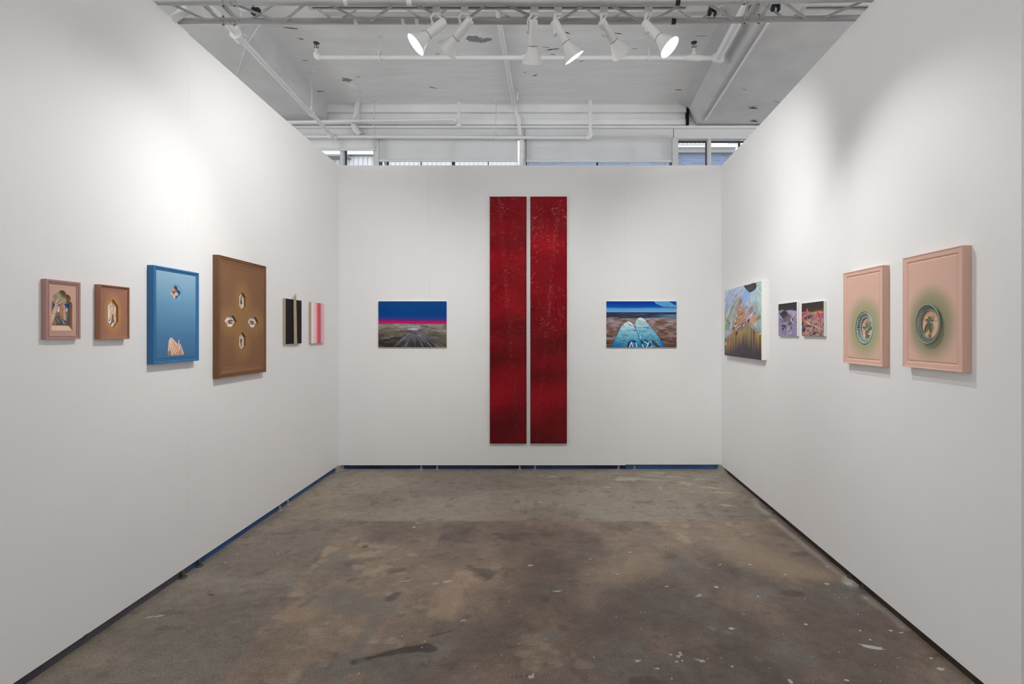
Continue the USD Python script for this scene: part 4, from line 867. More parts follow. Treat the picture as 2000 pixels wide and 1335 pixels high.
# --- left wall 4: large brown frame with four hexagonal niches in a cross
def f4(U, V, w, h, k):
    E = edge_d(U, V, w, h); s = w / .51
    H = prof(E / s, [(0, 0), (.004, 0), (.0055, -.004), (.009, -.004), (.0105, -.0015), (.014, -.0015), (.0155, -.0055), (.019, -.0055), (.021, -.0035), (.026, -.0045), (.040, -.009), (.058, -.0105), (.061, -.0115), (.075, -.0115), (1, -.0115)])
    u, v = U / w, V / h; a = w / h
    cells = [(.50, .645, 0), (.50, .295, 0), (.265, .468, 1), (.735, .468, 1)]
    rl, rs = .083 * h, .047 * h
    hole = shapely.union_all([hexa(cu * w, cv * h, rs, rl, .042 * h, hz) for cu, cv, hz in cells]); op = shapely.contains_xy(hole, U, V)
    P = Paint(u, v, a, (120, 82, 54), k); pan = E > .026 * s
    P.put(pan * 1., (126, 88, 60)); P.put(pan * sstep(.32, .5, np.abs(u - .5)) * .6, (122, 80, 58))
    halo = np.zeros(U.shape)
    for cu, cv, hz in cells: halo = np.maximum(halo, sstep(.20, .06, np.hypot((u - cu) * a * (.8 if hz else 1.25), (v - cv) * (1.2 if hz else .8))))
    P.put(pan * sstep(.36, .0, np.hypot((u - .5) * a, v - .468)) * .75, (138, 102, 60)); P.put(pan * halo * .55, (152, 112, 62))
    fc = P.c.copy()
    N = Paint(u, v, a, (216, 208, 206), k)
    sk = dict(light=(204, 168, 138), dark=(140, 104, 82)); dk = dict(light=(104, 86, 74), dark=(74, 60, 52))
    for i, (cu, cv, hz) in enumerate(cells):
        o = -.022
        for q, (x0, y0, x1, y1, r0, r1) in enumerate([(-.35, -.9, -.1, -.1, .34, .42), (-.1, -.1, .15, .35, .40, .28), (-.35, .1, -.4, .6, .16, .12), (-.1, .3, -.15, .85, .14, .10), (.15, .25, .12, .75, .13, .10), (.3, .0, .45, .45, .12, .09)]):
            f_ = -1 if i in (0, 3) else 1
            X0, Y0, X1, Y1 = (y0 * f_, x0, y1 * f_, x1) if hz else (x0, y0 * -f_, x1, y1 * -f_)
            sx, sy = (.80, .80) if hz else (.62, .80)
            kw = dk if q in (2, 4) or (q == 1) else sk
            N.cap(cu - o + X0 * .05 * sx / a, cv + Y0 * .085 * sy * (.62 if hz else 1), cu - o + X1 * .05 * sx / a * (1.4 if hz else 1), cv + Y1 * .085 * sy * (.62 if hz else 1), r0 * .042, r1 * .042, soft=.0025, **kw)
    return H, fc, np.where(~pan, 0, 1), hole, (132, 94, 52), -.0260, N.c, 2
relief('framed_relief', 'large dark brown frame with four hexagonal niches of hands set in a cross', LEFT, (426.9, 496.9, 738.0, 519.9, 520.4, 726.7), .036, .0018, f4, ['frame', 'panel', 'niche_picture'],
       labels={'niche_picture': 'four painted clasped hands on white', 'panel': 'brown panel with an ochre glow in the middle'})

# --- left wall 5: black canvas with a raw linen spike
def f5(U, V, w, h, k):
    P = Paint(U, V, w / h, (20, 13, 15), k); P.put(sstep(.45, .65, P.fb(26, 60, 4, 3)) * .6, (34, 22, 24)); P.put(sstep(.72, .8, P.fb(40, 30, 3, 5)) * sstep(.25, .0, V) * .8, (84, 80, 92)); P.put((U > .93) * .5, (26, 20, 40))
    P.put(((U < .006)) * 1., (150, 138, 118)); return P.c
t5_, w5, h5 = canvas('black_painting', 'narrow black canvas split by a raw linen strip that rises to a spike', LEFT, (557.8, 583.1, 671.7, 589.0, 586.2, 670.1), .023, .0016, f5, 'canvas_linen', pm='paint_black', edge_label='raw linen edge')
spk = Polygon([(.500 * w5, 0), (.665 * w5, 0), (.640 * w5, h5 * .5), (.615 * w5, h5), (.600 * w5, h5 * 1.135), (.470 * w5, h5)])
obj('linen_strip', prism(spk, .0205, .0285), 'canvas_linen', t5_, label='raw linen strip ending in a spike')
# --- left wall 6: pink and red stripes
def f6(U, V, w, h, k):
    P = Paint(U, V, w / h, (240, 224, 228), k)
    P.c = P.grad([(0, (240, 226, 230)), (.10, (238, 214, 220)), (.28, (236, 186, 196)), (.43, (234, 150, 156)), (.445, (222, 86, 94)), (.63, (214, 74, 84)), (.655, (170, 108, 104)), (.69, (176, 112, 118)), (.72, (226, 152, 174)), (.85, (232, 170, 190)), (1, (236, 184, 202))], U + .012 * (P.fb(3, 14, 3, 4) - .5)); P.jit(8, .05, 50); return P.c
canvas('striped_painting', 'narrow canvas of pink and red upright stripes beside the back corner', LEFT, (608.1, 589.9, 670.1, 633.8, 592.5, 669.6), .023, .0016, f6, 'canvas_linen', edge_label='raw linen edge')

# --- back wall, left: night landscape with a crater
def g1(U, V, w, h, k):
    P = Paint(U, V, w / h, (60, 56, 52), k, .0); a = w / h
    hz = .520 - .022 * U
    P.c = P.grad([(.50, (186, 28, 96)), (.545, (180, 26, 92)), (.575, (128, 32, 100)), (.605, (70, 48, 116)), (.64, (20, 62, 134)), (.75, (4, 58, 124)), (1, (12, 66, 124))], V + (U - .5) * .02)
    P.put(sstep(.45, .7, P.fb(2, 9, 4, 2)) * (V > .65) * .35, (4, 74, 140))
    gnd = V < hz + .006 * (P.fb(8, 2, 3, 5) - .5)
    t = np.clip((hz - V) / .5, 0, 1)
    gr = P.grad([(0, (140, 136, 130)), (.18, (126, 122, 114)), (.38, (94, 88, 80)), (.62, (62, 56, 52)), (1, (42, 39, 38))], t + (P.fb(5, 20, 6, 7) - .5) * .95)
    P.c = np.where(gnd[..., None], gr, P.c); G = gnd.astype(float)
    P.put(G * sstep(.5, .68, P.fb(5, 20, 5, 11)) * .6 * sstep(.9, .3, t), (168, 168, 170)); P.put(G * sstep(.55, .7, P.fb(4, 12, 4, 13)) * .7, (56, 52, 50))
    P.put(G * sstep(.6, .2, U) * sstep(.45, .65, P.fb(5, 9, 4, 17)) * sstep(.2, .5, t) * .6, (112, 104, 84)); P.put(G * sstep(.12, 0, U) * sstep(.1, .6, t) * .6, (44, 40, 38))
    P.put(G * sstep(.035, .0, hz - V) * sstep(.45, .0, U) * .9, (52, 48, 44)); P.put(G * sstep(.75, .95, U) * .35, (130, 124, 104))
    cx, cy = .515, .385; dx, dy = (U - cx) * a, V - cy; ang = np.arctan2(dy, dx); rad = np.hypot(dx, dy * 2.2)
    for rx, ry, c_, wd in ((.085, .026, (60, 56, 58), .16), (.21, .065, (58, 54, 50), .07), (.42, .10, (92, 84, 64), .05)):
        q = np.hypot((U - cx - .03) / rx, (V - cy + ry * .6) / ry) + (P.fb(7, 7, 3, 23) - .5) * .5; P.put(G * sstep(wd, 0, np.abs(q - 1)) * .8, c_)
    P.ell(cx, cy + .012, .075, .020, (168, 178, 192), soft=.5)
    st = noise(np.stack([ang * 44, rad * 1.5, ang * 0], -1), 5) * .6 + noise(np.stack([ang * 105, rad * 4, ang * 0], -1), 9) * .5
    fan = sstep(-.02, -.10, dy) * sstep(-2.75, -2.2, ang) * sstep(-.12, -.45, ang)
    P.put(G * fan * sstep(1.1, .1, rad) * .55, (78, 82, 94)); P.put(G * fan * sstep(.52, .72, st) * sstep(.75, .1, rad) * .75, (112, 124, 144)); P.put(G * fan * sstep(.76, .86, st) * sstep(1.6, .4, rad) * .9, (178, 182, 186)); P.put(G * fan * sstep(.5, .25, st) * .7, (44, 43, 48))
    rr = sstep(-.62, -.25, ang) * sstep(.0, -.1, dy) * sstep(-.06, -.14, ang); P.put(G * rr * sstep(.74, .82, noise(np.stack([ang * 70, rad * .6, ang * 0], -1), 3)), (176, 166, 144))
    P.put(sstep(.01, .0, np.abs(V - hz - .008)) * ((U > .39) & (U < .55)) * sstep(.4, .6, P.fb(40, 10, 2, 5)), (60, 14, 40))
    return P.c
canvas('landscape_painting', 'landscape painting of a grey cratered plain under a deep blue sky with pink horizon', BACK, (739.0, 588.0, 677.7, 872.5, 588.0, 677.7), .022, .0016, g1, 'canvas_white', k=1.2, pm='paint_satin')

# --- back wall, right: two blue boards on a beach
def g3(U, V, w, h, k):
    P = Paint(U, V, w / h, (118, 96, 92), k, .02); a = w / h
    Q = lambda x, y: ((x - 145) / 1410, (1108 - y) / 923)
    P.c = P.grad([(.76, (118, 172, 212)), (.80, (96, 158, 210)), (.845, (84, 148, 206)), (.865, (10, 84, 164)), (.93, (0, 66, 156)), (1, (4, 44, 136))], V + (P.fb(2, 10, 3, 2) - .5) * .04)
    P.put(((V > .87) & inside(U, V, [Q(1090, 180), Q(1150, 240), Q(1290, 290), Q(1290, 312), Q(1560, 300), Q(1560, 180)])) * .85, (92, 160, 206))
    P.put(inside(U, V, [Q(1140, 300), Q(1400, 280), Q(1440, 296), Q(1290, 312)]) * .6, (30, 98, 172)); P.put(inside(U, V, [Q(1400, 185), Q(1490, 245), Q(1560, 270), Q(1560, 180)]) * .9, (8, 44, 150))
    P.put(V < .763, (44, 38, 44)); P.put(V < .742, (46, 54, 78)); P.put((V < .742) * sstep(.5, .66, P.fb(5, 40, 4, 5)) * .6, (74, 84, 110)); P.put((V < .715) * (V > .64) * sstep(.62, .95, U) * .7, (92, 138, 168)); P.put((V < .66) * sstep(.5, .7, P.fb(8, 50, 3, 8)) * .7, (130, 140, 160))
    sd = V < .633 + .006 * (P.fb(9, 2, 2, 9) - .5); t = (P.fb(5, 16, 6, 12) - .5) * 1.1 + .5
    sand = P.grad([(.22, (66, 48, 40)), (.40, (104, 80, 70)), (.52, (128, 106, 100)), (.68, (152, 136, 142)), (.85, (170, 158, 170))], t + (V - .35) * .45)
    P.c = np.where(sd[..., None], sand, P.c); P.put(sd * sstep(.7, 1., U) * sstep(.45, .65, P.fb(4, 8, 4, 15)) * .6, (96, 76, 56)); P.put(sd * sstep(.2, .0, V) * sstep(.7, .95, U) * .5, (70, 50, 46))
    for pts, tip in (([(245, 1110), (330, 930), (420, 740), (470, 665), (510, 625), (560, 592), (600, 586), (640, 598), (670, 630), (705, 690), (760, 800), (805, 930), (842, 1110)], 590), ([(852, 1110), (800, 880), (750, 760), (732, 670), (727, 600), (745, 555), (790, 520), (840, 511), (890, 525), (940, 570), (1010, 665), (1100, 770), (1200, 900), (1328, 1110)], 512)):
        Pn = [Q(*p) for p in pts]; cxm = np.mean([p[0] for p in Pn]); cym = np.mean([p[1] for p in Pn])
        big = [(cxm + (p[0] - cxm) * 1.035, cym + (p[1] - cym) * 1.02 + .004) for p in Pn]
        P.poly(big, (28, 36, 44)); m = inside(U, V, Pn)
        y = 1108 - V * 923
        bl = P.grad([(0, (206, 220, 226)), (.16, (176, 208, 220)), (.35, (134, 188, 210)), (.6, (92, 164, 194)), (.82, (50, 128, 174)), (1, (26, 96, 154))], (y - tip) / (1108 - tip) + (P.fb(6, 14, 4, 20) - .5) * .25)
        P.c = np.where(m[..., None], bl, P.c); mm = m.astype(float)
        P.put(mm * sstep(.66, .72, P.fb(7, 26, 4, 25)) * .75, (104, 128, 92)); P.put(mm * sstep(.66, .71, P.fb(22, 40, 4, 29)) * .85, (66, 70, 52)); P.put(mm * sstep(.64, .70, P.fb(9, 44, 4, 31)) * .5, (196, 214, 214)); P.put(mm * sstep(.66, .74, P.fb(10, 12, 3, 33)) * .5, (30, 90, 140))
    lines = [((340, 905), (400, 915)), ((400, 915), (560, 885)), ((420, 760), (460, 800)), ((480, 640), (500, 720)), ((540, 605), (690, 690)), ((550, 770), (640, 740)), ((640, 740), (720, 735)), ((740, 700), (860, 715)), ((860, 715), (1040, 690)), ((740, 570), (900, 575)), ((740, 610), (930, 605)), ((760, 640), (960, 640)), ((900, 700), (930, 680)), ((450, 850), (600, 850)), ((760, 770), (1000, 770)), ((820, 850), (840, 900)), ((960, 915), (1000, 850)), ((650, 915), (720, 940))]
    for (x0, y0), (x1, y1) in lines:
        p, q = Q(x0, y0), Q(x1, y1); c_ = ((p[0] + q[0]) / 2 + .008, (p[1] + q[1]) / 2 - .012); kw = dict(light=(92, 104, 58), dark=(84, 108, 88), soft=.004); P.cap(*p, *c_, .003, .0055, **kw); P.cap(*c_, q[0] - .012 * np.sign(q[0] - p[0]), q[1], .0055, .002, **kw)
    dk = dict(light=(34, 38, 44), dark=(24, 26, 32)); wh = dict(light=(184, 206, 220), dark=(120, 160, 190))
    for pts in ([(580, 1105), (610, 1010), (660, 980), (720, 990), (780, 1105)], [(850, 970), (900, 1105)], [(920, 960), (1000, 1010), (1020, 1080)]):
        for p, q in zip(pts[:-1], pts[1:]): P.cap(*Q(*p), *Q(*q), .016, soft=.004, **dk)
    for (x0, y0), (x1, y1) in (((610, 1100), (640, 1020)), ((650, 1000), (680, 1090)), ((740, 1020), (765, 1100)), ((870, 1050), (895, 1105)), ((930, 990), (990, 1050)), ((960, 1100), (1000, 1010)), ((825, 870), (830, 920))): P.cap(*Q(x0, y0), *Q(x1, y1), .012, soft=.005, **wh)
    P.cap(*Q(1075, 985), *Q(1190, 1100), .022, .03, light=(70, 62, 28), dark=(58, 70, 60), soft=.012)
    return P.c
canvas('beach_painting', 'painting of two rounded pale blue boards on a beach under a blue sky', BACK, (1184.1, 588.0, 677.9, 1321.1, 588.0, 677.9), .022, .0015, g3, 'canvas_white', k=1.2, pm='paint_satin')

# --- back wall, centre: the pair of tall red combed panels
def red(seed, flip):
    def fn(U, V, w, h, k):
        P = Paint(U, V, w / h, (128, 12, 26), k, .0); x, y = U * w, V * h
        n = lambda sx, sy, s: noise(np.stack([x * sx, y * sy, x * 0 + s], -1), seed + s)
        seam = (.28 + .50 * (1 - V) ** 1.1) if not flip else (.80 - .62 * (1 - V) ** .9)
        seam = seam + .025 * (n(1, 5, 4) - .5)
        apx = ((.42 + .30 * (1 - V)) if not flip else (.50 + .15 * (1 - V))) * w
        dx, rd = x - apx, (.035 if not flip else .010)
        m = sstep(.30, .62, V); s0 = sstep(1.0, .80, V) * (.85 if not flip else 1.05)
        ph = y + s0 * (m * (np.sqrt(dx * dx + rd * rd) - rd) - (1 - m) * dx * .72) + .010 * n(5, 3, 2) + .003 * n(16, 9, 3)
        top = sstep(.93, .99, V); side = U > seam
        ph = ph + side * .004
        comb = ph * (2 * np.pi / .0100)
        band = np.floor((ph * 2.1 + .35 * n(1.5, 2, 11)) % 5)
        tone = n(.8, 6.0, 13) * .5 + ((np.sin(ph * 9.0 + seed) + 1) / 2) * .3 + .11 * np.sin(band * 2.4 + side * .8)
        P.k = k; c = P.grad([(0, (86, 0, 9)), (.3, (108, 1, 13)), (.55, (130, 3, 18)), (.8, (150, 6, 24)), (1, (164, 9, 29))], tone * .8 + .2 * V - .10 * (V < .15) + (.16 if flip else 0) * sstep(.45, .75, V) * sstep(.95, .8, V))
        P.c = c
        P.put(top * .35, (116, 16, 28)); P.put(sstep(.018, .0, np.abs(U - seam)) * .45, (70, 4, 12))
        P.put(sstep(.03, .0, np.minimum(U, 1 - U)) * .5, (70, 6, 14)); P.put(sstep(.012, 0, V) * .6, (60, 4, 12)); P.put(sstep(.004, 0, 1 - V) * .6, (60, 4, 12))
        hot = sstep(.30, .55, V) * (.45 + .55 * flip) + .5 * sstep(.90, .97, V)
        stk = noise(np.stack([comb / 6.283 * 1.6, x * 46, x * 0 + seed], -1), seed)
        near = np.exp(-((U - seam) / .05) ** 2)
        P.put(sstep(.80, .90, stk) * (np.sin(comb) > .1) * sstep(.45, .62, n(7, 4, 23)) * hot * .7, (206, 122, 126)); P.put(sstep(.66, .8, noise(np.stack([x * 170, y * 120, x * 0 + 3.], -1), seed)) * near * (.35 + .65 * hot) * .45, (204, 112, 116))  # glints on the ridges and along the seam, painted into the colour
        return P.c, {'comb': comb}
    return fn
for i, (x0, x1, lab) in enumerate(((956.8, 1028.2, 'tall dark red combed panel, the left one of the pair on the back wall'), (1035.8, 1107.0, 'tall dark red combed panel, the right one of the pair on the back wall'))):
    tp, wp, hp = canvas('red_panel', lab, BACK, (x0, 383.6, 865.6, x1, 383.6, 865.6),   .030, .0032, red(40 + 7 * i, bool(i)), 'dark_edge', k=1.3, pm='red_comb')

# --- right wall 1: large abstract with pebbles and drips
def h1(U, V, w, h, k):
    P = Paint(U, V, w / h, (170, 190, 210), k, .0); a = w / h
    def Q(x, y):
        u = (x - 42) / 583; t, b = 215 - 145 * u, 1245 + 70 * u; return u * 1.12 - .12 * u * u, (b - y) / (b - t)
    d0 = np.hypot((U - .70) * a, V - .98); an = np.arctan2(V - 1.05, (U - .70) * a)
    st = fbm(np.stack([an * 9, d0 * 2.2, an * 0], -1), 4, 3)
    P.c = P.grad([(.2, (150, 172, 196)), (.4, (168, 184, 210)), (.6, (186, 196, 216)), (.8, (176, 196, 200))], st); P.put(sstep(.6, 1., U) * .6, (164, 200, 190)); P.put(sstep(.5, .62, P.fb(9, 14, 5, 41)) * sstep(.95, .6, V) * .45, (142, 150, 128)); P.put(sstep(.55, .66, P.fb(14, 10, 4, 43)) * sstep(.85, .6, V) * .4, (176, 160, 150)); P.put(sstep(.5, .05, V) * .35, (130, 165, 160)); P.put(sstep(.55, .0, V) * sstep(.4, 0, U) * .7, (128, 160, 156))
    P.put(sstep(.5, .64, st) * sstep(.5, .2, U) * sstep(.35, .55, V) * sstep(.9, .6, V) * .8, (136, 156, 92)); P.put(sstep(.55, .7, P.fb(5, 7, 4, 8)) * sstep(.6, .1, U) * sstep(.9, .5, V) * .65, (172, 150, 106)); P.put(sstep(.5, .66, P.fb(5, 6, 4, 12)) * sstep(.72, 1., U) * sstep(.75, .5, V) * .7, (104, 140, 104))
    core = sstep(.36, .12, np.hypot((U - .48) * a * .95, (V - .50) * .9) + (P.fb(5, 5, 4, 14) - .5) * .28)
    P.put(core * .85, (168, 128, 100)); P.put(core * sstep(.5, .62, P.fb(6, 6, 4, 17)), (142, 112, 124)); P.put(core * sstep(.52, .62, P.fb(7, 7, 4, 19)), (196, 138, 88))
    for x, y, r1, r2, c in ((470, 690, .13, .045, (202, 142, 90)), (330, 700, .13, .035, (196, 140, 96)), (320, 770, .11, .035, (146, 112, 132)), (460, 540, .09, .05, (160, 116, 116)), (520, 700, .08, .04, (198, 140, 92)), (120, 960, .12, .04, (190, 136, 92)), (200, 880, .09, .03, (188, 132, 92)), (90, 780, .08, .06, (124, 150, 118)), (580, 650, .05, .03, (98, 124, 128))): P.ell(*Q(x, y), r1, r2, c, .35, .5, .85)
    for q_ in range(46):
        g_ = np.random.default_rng(900 + q_); uu, vv_ = g_.uniform(.05, .98), g_.uniform(.42, .95); P.ell(uu, vv_, g_.uniform(.02, .06), g_.uniform(.006, .016), [(126, 148, 104), (158, 136, 104), (120, 146, 172), (186, 190, 206), (142, 112, 120), (104, 124, 116)][q_ % 6], math.atan2(vv_ - 1.05, (uu - .7) * a), .9, .6)
    roof = .44 - .30 * np.abs(U - .62) ** 1.1 - .06 * (U < .3) + (P.fb(9, 2, 3, 21) - .5) * .05
    m = sstep(.02, -.02, V - roof)
    sn = noise(np.stack([U * 26, V * 1.2, U * 0], -1), 31) * .65 + noise(np.stack([U * 60, V * 1.5, U * 0], -1), 33) * .35
    dr = P.grad([(.12, (58, 44, 40)), (.26, (116, 78, 46)), (.36, (170, 134, 66)), (.44, (150, 156, 106)), (.51, (122, 140, 112)), (.58, (168, 134, 78)), (.66, (140, 88, 56)), (.74, (92, 76, 92)), (.86, (88, 76, 108)), (.95, (62, 54, 64))], sn)
    P.c = P.c * (1 - m[..., None]) + dr * m[..., None]
    dm = sstep(.46, .14, V + .50 * np.abs(U - .62) + (sn - .5) * .34) * m; P.put(dm * .92, (62, 56, 66)); P.put(m * sstep(.2, .0, V) * .6, (64, 58, 64)); P.put(m * sstep(.12, .0, np.abs(V - .16 + .4 * np.abs(U - .62))) * (U < .6) * .6, (84, 72, 92))
    P.put(sstep(.07, .0, np.abs(V - roof - .02)) * .5, (98, 84, 66))
    rk = [Q(*p) for p in ((350, 138), (440, 128), (505, 96), (540, 105), (555, 150), (540, 195), (490, 235), (445, 250), (400, 205))]
    P.ell(*Q(430, 220), .20, .07, (112, 170, 220), .5, .8, .7); P.ell(*Q(520, 120), .07, .035, (156, 168, 62), 0, .5, .9); P.poly(rk, (72, 64, 70)); P.ell(*Q(450, 180), .05, .02, (92, 84, 88), .2, .8, .6)
    peb = [(95, 306, 6, 60), (335, 220, 5, 70), (398, 308, 6, 80), (588, 130, 5, 60), (310, 382, 20, 118), (322, 455, 11, 240), (302, 517, 12, 235), (325, 580, 14, 70), (245, 615, 14, 238), (285, 595, 12, 100), (268, 640, 12, 215), (316, 628, 15, 245), (315, 622, 7, 60), (213, 660, 10, 225), (222, 690, 11, 230), (228, 715, 10, 215), (228, 770, 20, 225), (190, 820, 24, 74), (235, 830, 18, 190), (270, 805, 16, 215), (260, 825, 12, 120), (372, 660, 19, 190), (358, 768, 16, 225), (430, 695, 24, 52), (470, 605, 17, 225), (520, 580, 17, 110), (395, 485, 17, 120), (430, 480, 13, 140), (455, 415, 12, 150), (470, 490, 12, 140), (95, 697, 15, 84), (125, 730, 18, 76), (245, 895, 24, 52), (55, 1000, 18, 84), (62, 1060, 18, 215), (605, 900, 18, 190), (230, 740, 18, 74), (300, 780, 12, 225)]
    for x, y, r, tone in peb:
        r *= .78; u0, v0 = Q(x, y); P.ell(u0, v0 - .004, r / 583 * 1.15, r / 1100 * 1.15, (84, 76, 74), .5, .5, .55); P.ell(u0, v0, r / 583, r / 1100, (tone, tone * .97, min(255, tone * .98 + 8)), .5, .25)
    P.ell(*Q(372, 668), .02, .008, (70, 110, 160), .5, .4); P.ell(*Q(300, 800), .015, .010, (80, 120, 165), .5, .4)
    an2 = fbm(np.stack([an * 30, d0 * 5, an * 0], -1), 4, 47); up = sstep(.0, .08, V - roof); P.c = np.clip(P.c * (1 + .42 * (an2 - .5) * up + .22 * (P.fb(26, 26, 3, 51) - .5))[..., None], 0, .9)
    return P.c
canvas('abstract_painting', 'large abstract canvas with a dark rock at the top, pebbles and dripping brown streaks', RIGHT, (1415.2, 566.6, 693.9, 1487.3, 548.7, 702.5), .042, .0028, h1, 'canvas_white', k=1.15)

# --- right wall 2 and 3: two small moonlit rock paintings
def rocky(P, base, lightc, darkc, seed, vmax):
    n = (P.fb(7, 9, 5, seed) - .5) * 1.4 + .5; m = (P.fb(16, 18, 4, seed + 3) - .5) * 1.7 + .5; rg = np.abs(P.fb(6, 10, 4, seed + 6) - .5) * 2
    c = P.grad([(.25, darkc), (.42, tuple(np.array(darkc) * .5 + np.array(base) * .5)), (.52, base), (.72, lightc)], n * .6 + m * .4 + .1); ok = (P.v < vmax)[..., None]
    P.c = np.where(ok, c, P.c); P.put((P.v < vmax) * sstep(.10, .02, rg) * .3, darkc); P.put((P.v < vmax * .6) * sstep(.68, .78, P.fb(24, 26, 3, seed + 8)) * .8, darkc); P.put((P.v < vmax) * sstep(.66, .76, P.fb(18, 30, 3, seed + 9)) * .7, lightc)
def h2(U, V, w, h, k):
    P = Paint(U, V, w / h, (54, 52, 52), k, .0); hz = .765 - .02 * np.sin(U * 9) + .03 * (P.fb(9, 3, 3, 4) - .5)
    P.put(sstep(.04, .0, V - .9) * .3, (62, 62, 58)); rocky(P, (116, 108, 132), (164, 156, 184), (40, 36, 46), 6, hz)
    Q = lambda x, y: ((x - 130) / 560, (1190 - y) / (1010))
    P.ell(*Q(280, 500), .25, .07, (46, 42, 48), .1, .4, .9); P.ell(*Q(330, 580), .22, .05, (58, 52, 52), .1, .5, .9); P.ell(*Q(560, 460), .26, .045, (158, 152, 186), -.1, .4, .9); P.ell(*Q(200, 410), .18, .03, (148, 142, 168), .1, .4, .8)
    P.ell(*Q(440, 680), .26, .10, (112, 100, 108), 0, .5, .8); P.ell(*Q(480, 830), .13, .03, (52, 44, 56), .3, .5, .8); P.ell(*Q(290, 870), .15, .03, (46, 40, 50), 0, .5, .9); P.ell(*Q(330, 920), .2, .03, (44, 38, 48), .4, .5, .7)
    lv = dict(light=(160, 150, 178), dark=(118, 106, 138)); pl = dict(light=(196, 188, 200), dark=(150, 142, 160))
    P.poly([Q(130, 480), Q(165, 490), Q(215, 700), Q(200, 1195), Q(110, 1195)], (132, 122, 150)); P.poly([Q(560, 800), Q(630, 500), Q(660, 520), Q(665, 1195), Q(560, 1195)], (136, 126, 156))
    for a_, b_, c_ in (((150, 500), (265, 690), pl), ((265, 690), (190, 850), lv), ((190, 850), (170, 1190), lv), ((150, 500), (140, 1190), lv), ((630, 520), (515, 715), dict(light=(206, 198, 188), dark=(164, 152, 150))), ((515, 715), (590, 800), dict(light=(202, 194, 196), dark=(150, 140, 160))), ((590, 800), (610, 1190), lv), ((640, 520), (650, 1190), lv), ((290, 740), (500, 920), lv), ((250, 1010), (330, 1080), dict(light=(150, 136, 130), dark=(104, 92, 100))), ((380, 1020), (460, 960), pl), ((430, 900), (560, 1060), lv)): P.cap(*Q(*a_), *Q(*b_), .018, soft=.008, **c_)
    for x, y in ((210, 680), (575, 690)): P.poly([Q(x - 20, y - 70), Q(x + 25, y), Q(x - 15, y + 60)], (92, 84, 116))
    P.put((U > .985) * .6, (70, 62, 40)); return P.c
canvas('rock_painting', 'small violet grey painting of moonlit rocks, the left one of the two small canvases', RIGHT, (1520.3, 592.4, 655.8, 1556.0, 590.5, 655.8), .0170, .0018, h2, 'canvas_white')
def h3(U, V, w, h, k):
    P = Paint(U, V, w / h, (60, 56, 54), k, .0); hz = .725 + .02 * np.sin(U * 7) + .03 * (P.fb(8, 3, 3, 4) - .5)
    P.put(sstep(.95, .74, V) * .6, (74, 58, 38)); P.put(sstep(.80, .72, V) * sstep(.4, .8, U) * .7, (150, 92, 44)); rocky(P, (136, 104, 102), (176, 142, 138), (44, 32, 40), 16, hz)
    Q = lambda x, y: ((x - 845) / 675, (1195 - y) / 1035)
    P.ell(*Q(1060, 610), .22, .06, (58, 42, 44), .1, .4, .9); P.ell(*Q(1350, 490), .26, .035, (190, 146, 124), 0, .4, .9); P.ell(*Q(1250, 650), .2, .08, (148, 116, 114), 0, .6, .7); P.ell(*Q(1060, 880), .16, .03, (48, 36, 44), 0, .5, .9); P.ell(*Q(900, 1000), .1, .08, (58, 42, 58), 0, .6, .8); P.ell(*Q(1230, 940), .06, .05, (50, 36, 44), 0, .5, .8); P.ell(*Q(1250, 1110), .11, .03, (46, 34, 40), .3, .4, .9); P.ell(*Q(1300, 840), .08, .02, (52, 38, 44), 0, .5, .8); P.ell(*Q(1050, 1010), .05, .03, (60, 44, 46), 0, .5, .7)
    og = dict(light=(228, 120, 58), dark=(176, 76, 44)); mg = dict(light=(176, 74, 140), dark=(132, 56, 116)); rd = dict(light=(216, 84, 66), dark=(166, 56, 54)); gd = dict(light=(198, 128, 50), dark=(146, 88, 34)); pw = dict(light=(222, 188, 182), dark=(170, 130, 130))
    for a_, b_, r_, c_ in (((1030, 370), (1025, 520), .032, og), ((1025, 520), (1030, 660), .024, gd), ((1010, 430), (860, 560), .032, mg), ((870, 580), (930, 700), .026, rd), ((930, 700), (970, 800), .034, og), ((970, 800), (985, 960), .030, dict(light=(150, 104, 140), dark=(112, 76, 112))), ((990, 730), (1150, 850), .016, pw), ((1000, 470), (1000, 400), .016, rd),
                           ((1330, 460), (1335, 640), .034, rd), ((1335, 640), (1345, 800), .028, og), ((1345, 800), (1360, 930), .024, gd), ((1360, 500), (1480, 590), .028, dict(light=(220, 70, 96), dark=(170, 50, 80))), ((1480, 590), (1440, 720), .024, mg), ((1400, 580), (1430, 740), .03, mg), ((1380, 760), (1390, 900), .014, dict(light=(226, 190, 130), dark=(180, 140, 90))), ((1400, 920), (1470, 1000), .014, pw), ((1160, 850), (1200, 960), .012, pw), ((1210, 760), (1205, 880), .014, dict(light=(190, 112, 84), dark=(146, 84, 66))), ((1130, 690), (1160, 750), .01, pw), ((1240, 700), (1220, 820), .01, pw), ((1230, 860), (1320, 930), .012, pw), ((1075, 470), (1078, 560), .008, pw)): P.cap(*Q(*a_), *Q(*b_), r_, soft=.007, **c_)
    P.ell(*Q(1400, 600), .025, .02, (90, 60, 110), 0, .4); P.put((U > .985) * .6, (84, 92, 60)); return P.c
canvas('rock_painting', 'small pinkish painting of rocks with orange shoots, the right one of the two small canvases', RIGHT, (1565.8, 591.1, 655.8, 1608.8, 588.6, 656.8), .0180, .0018, h3, 'canvas_white')

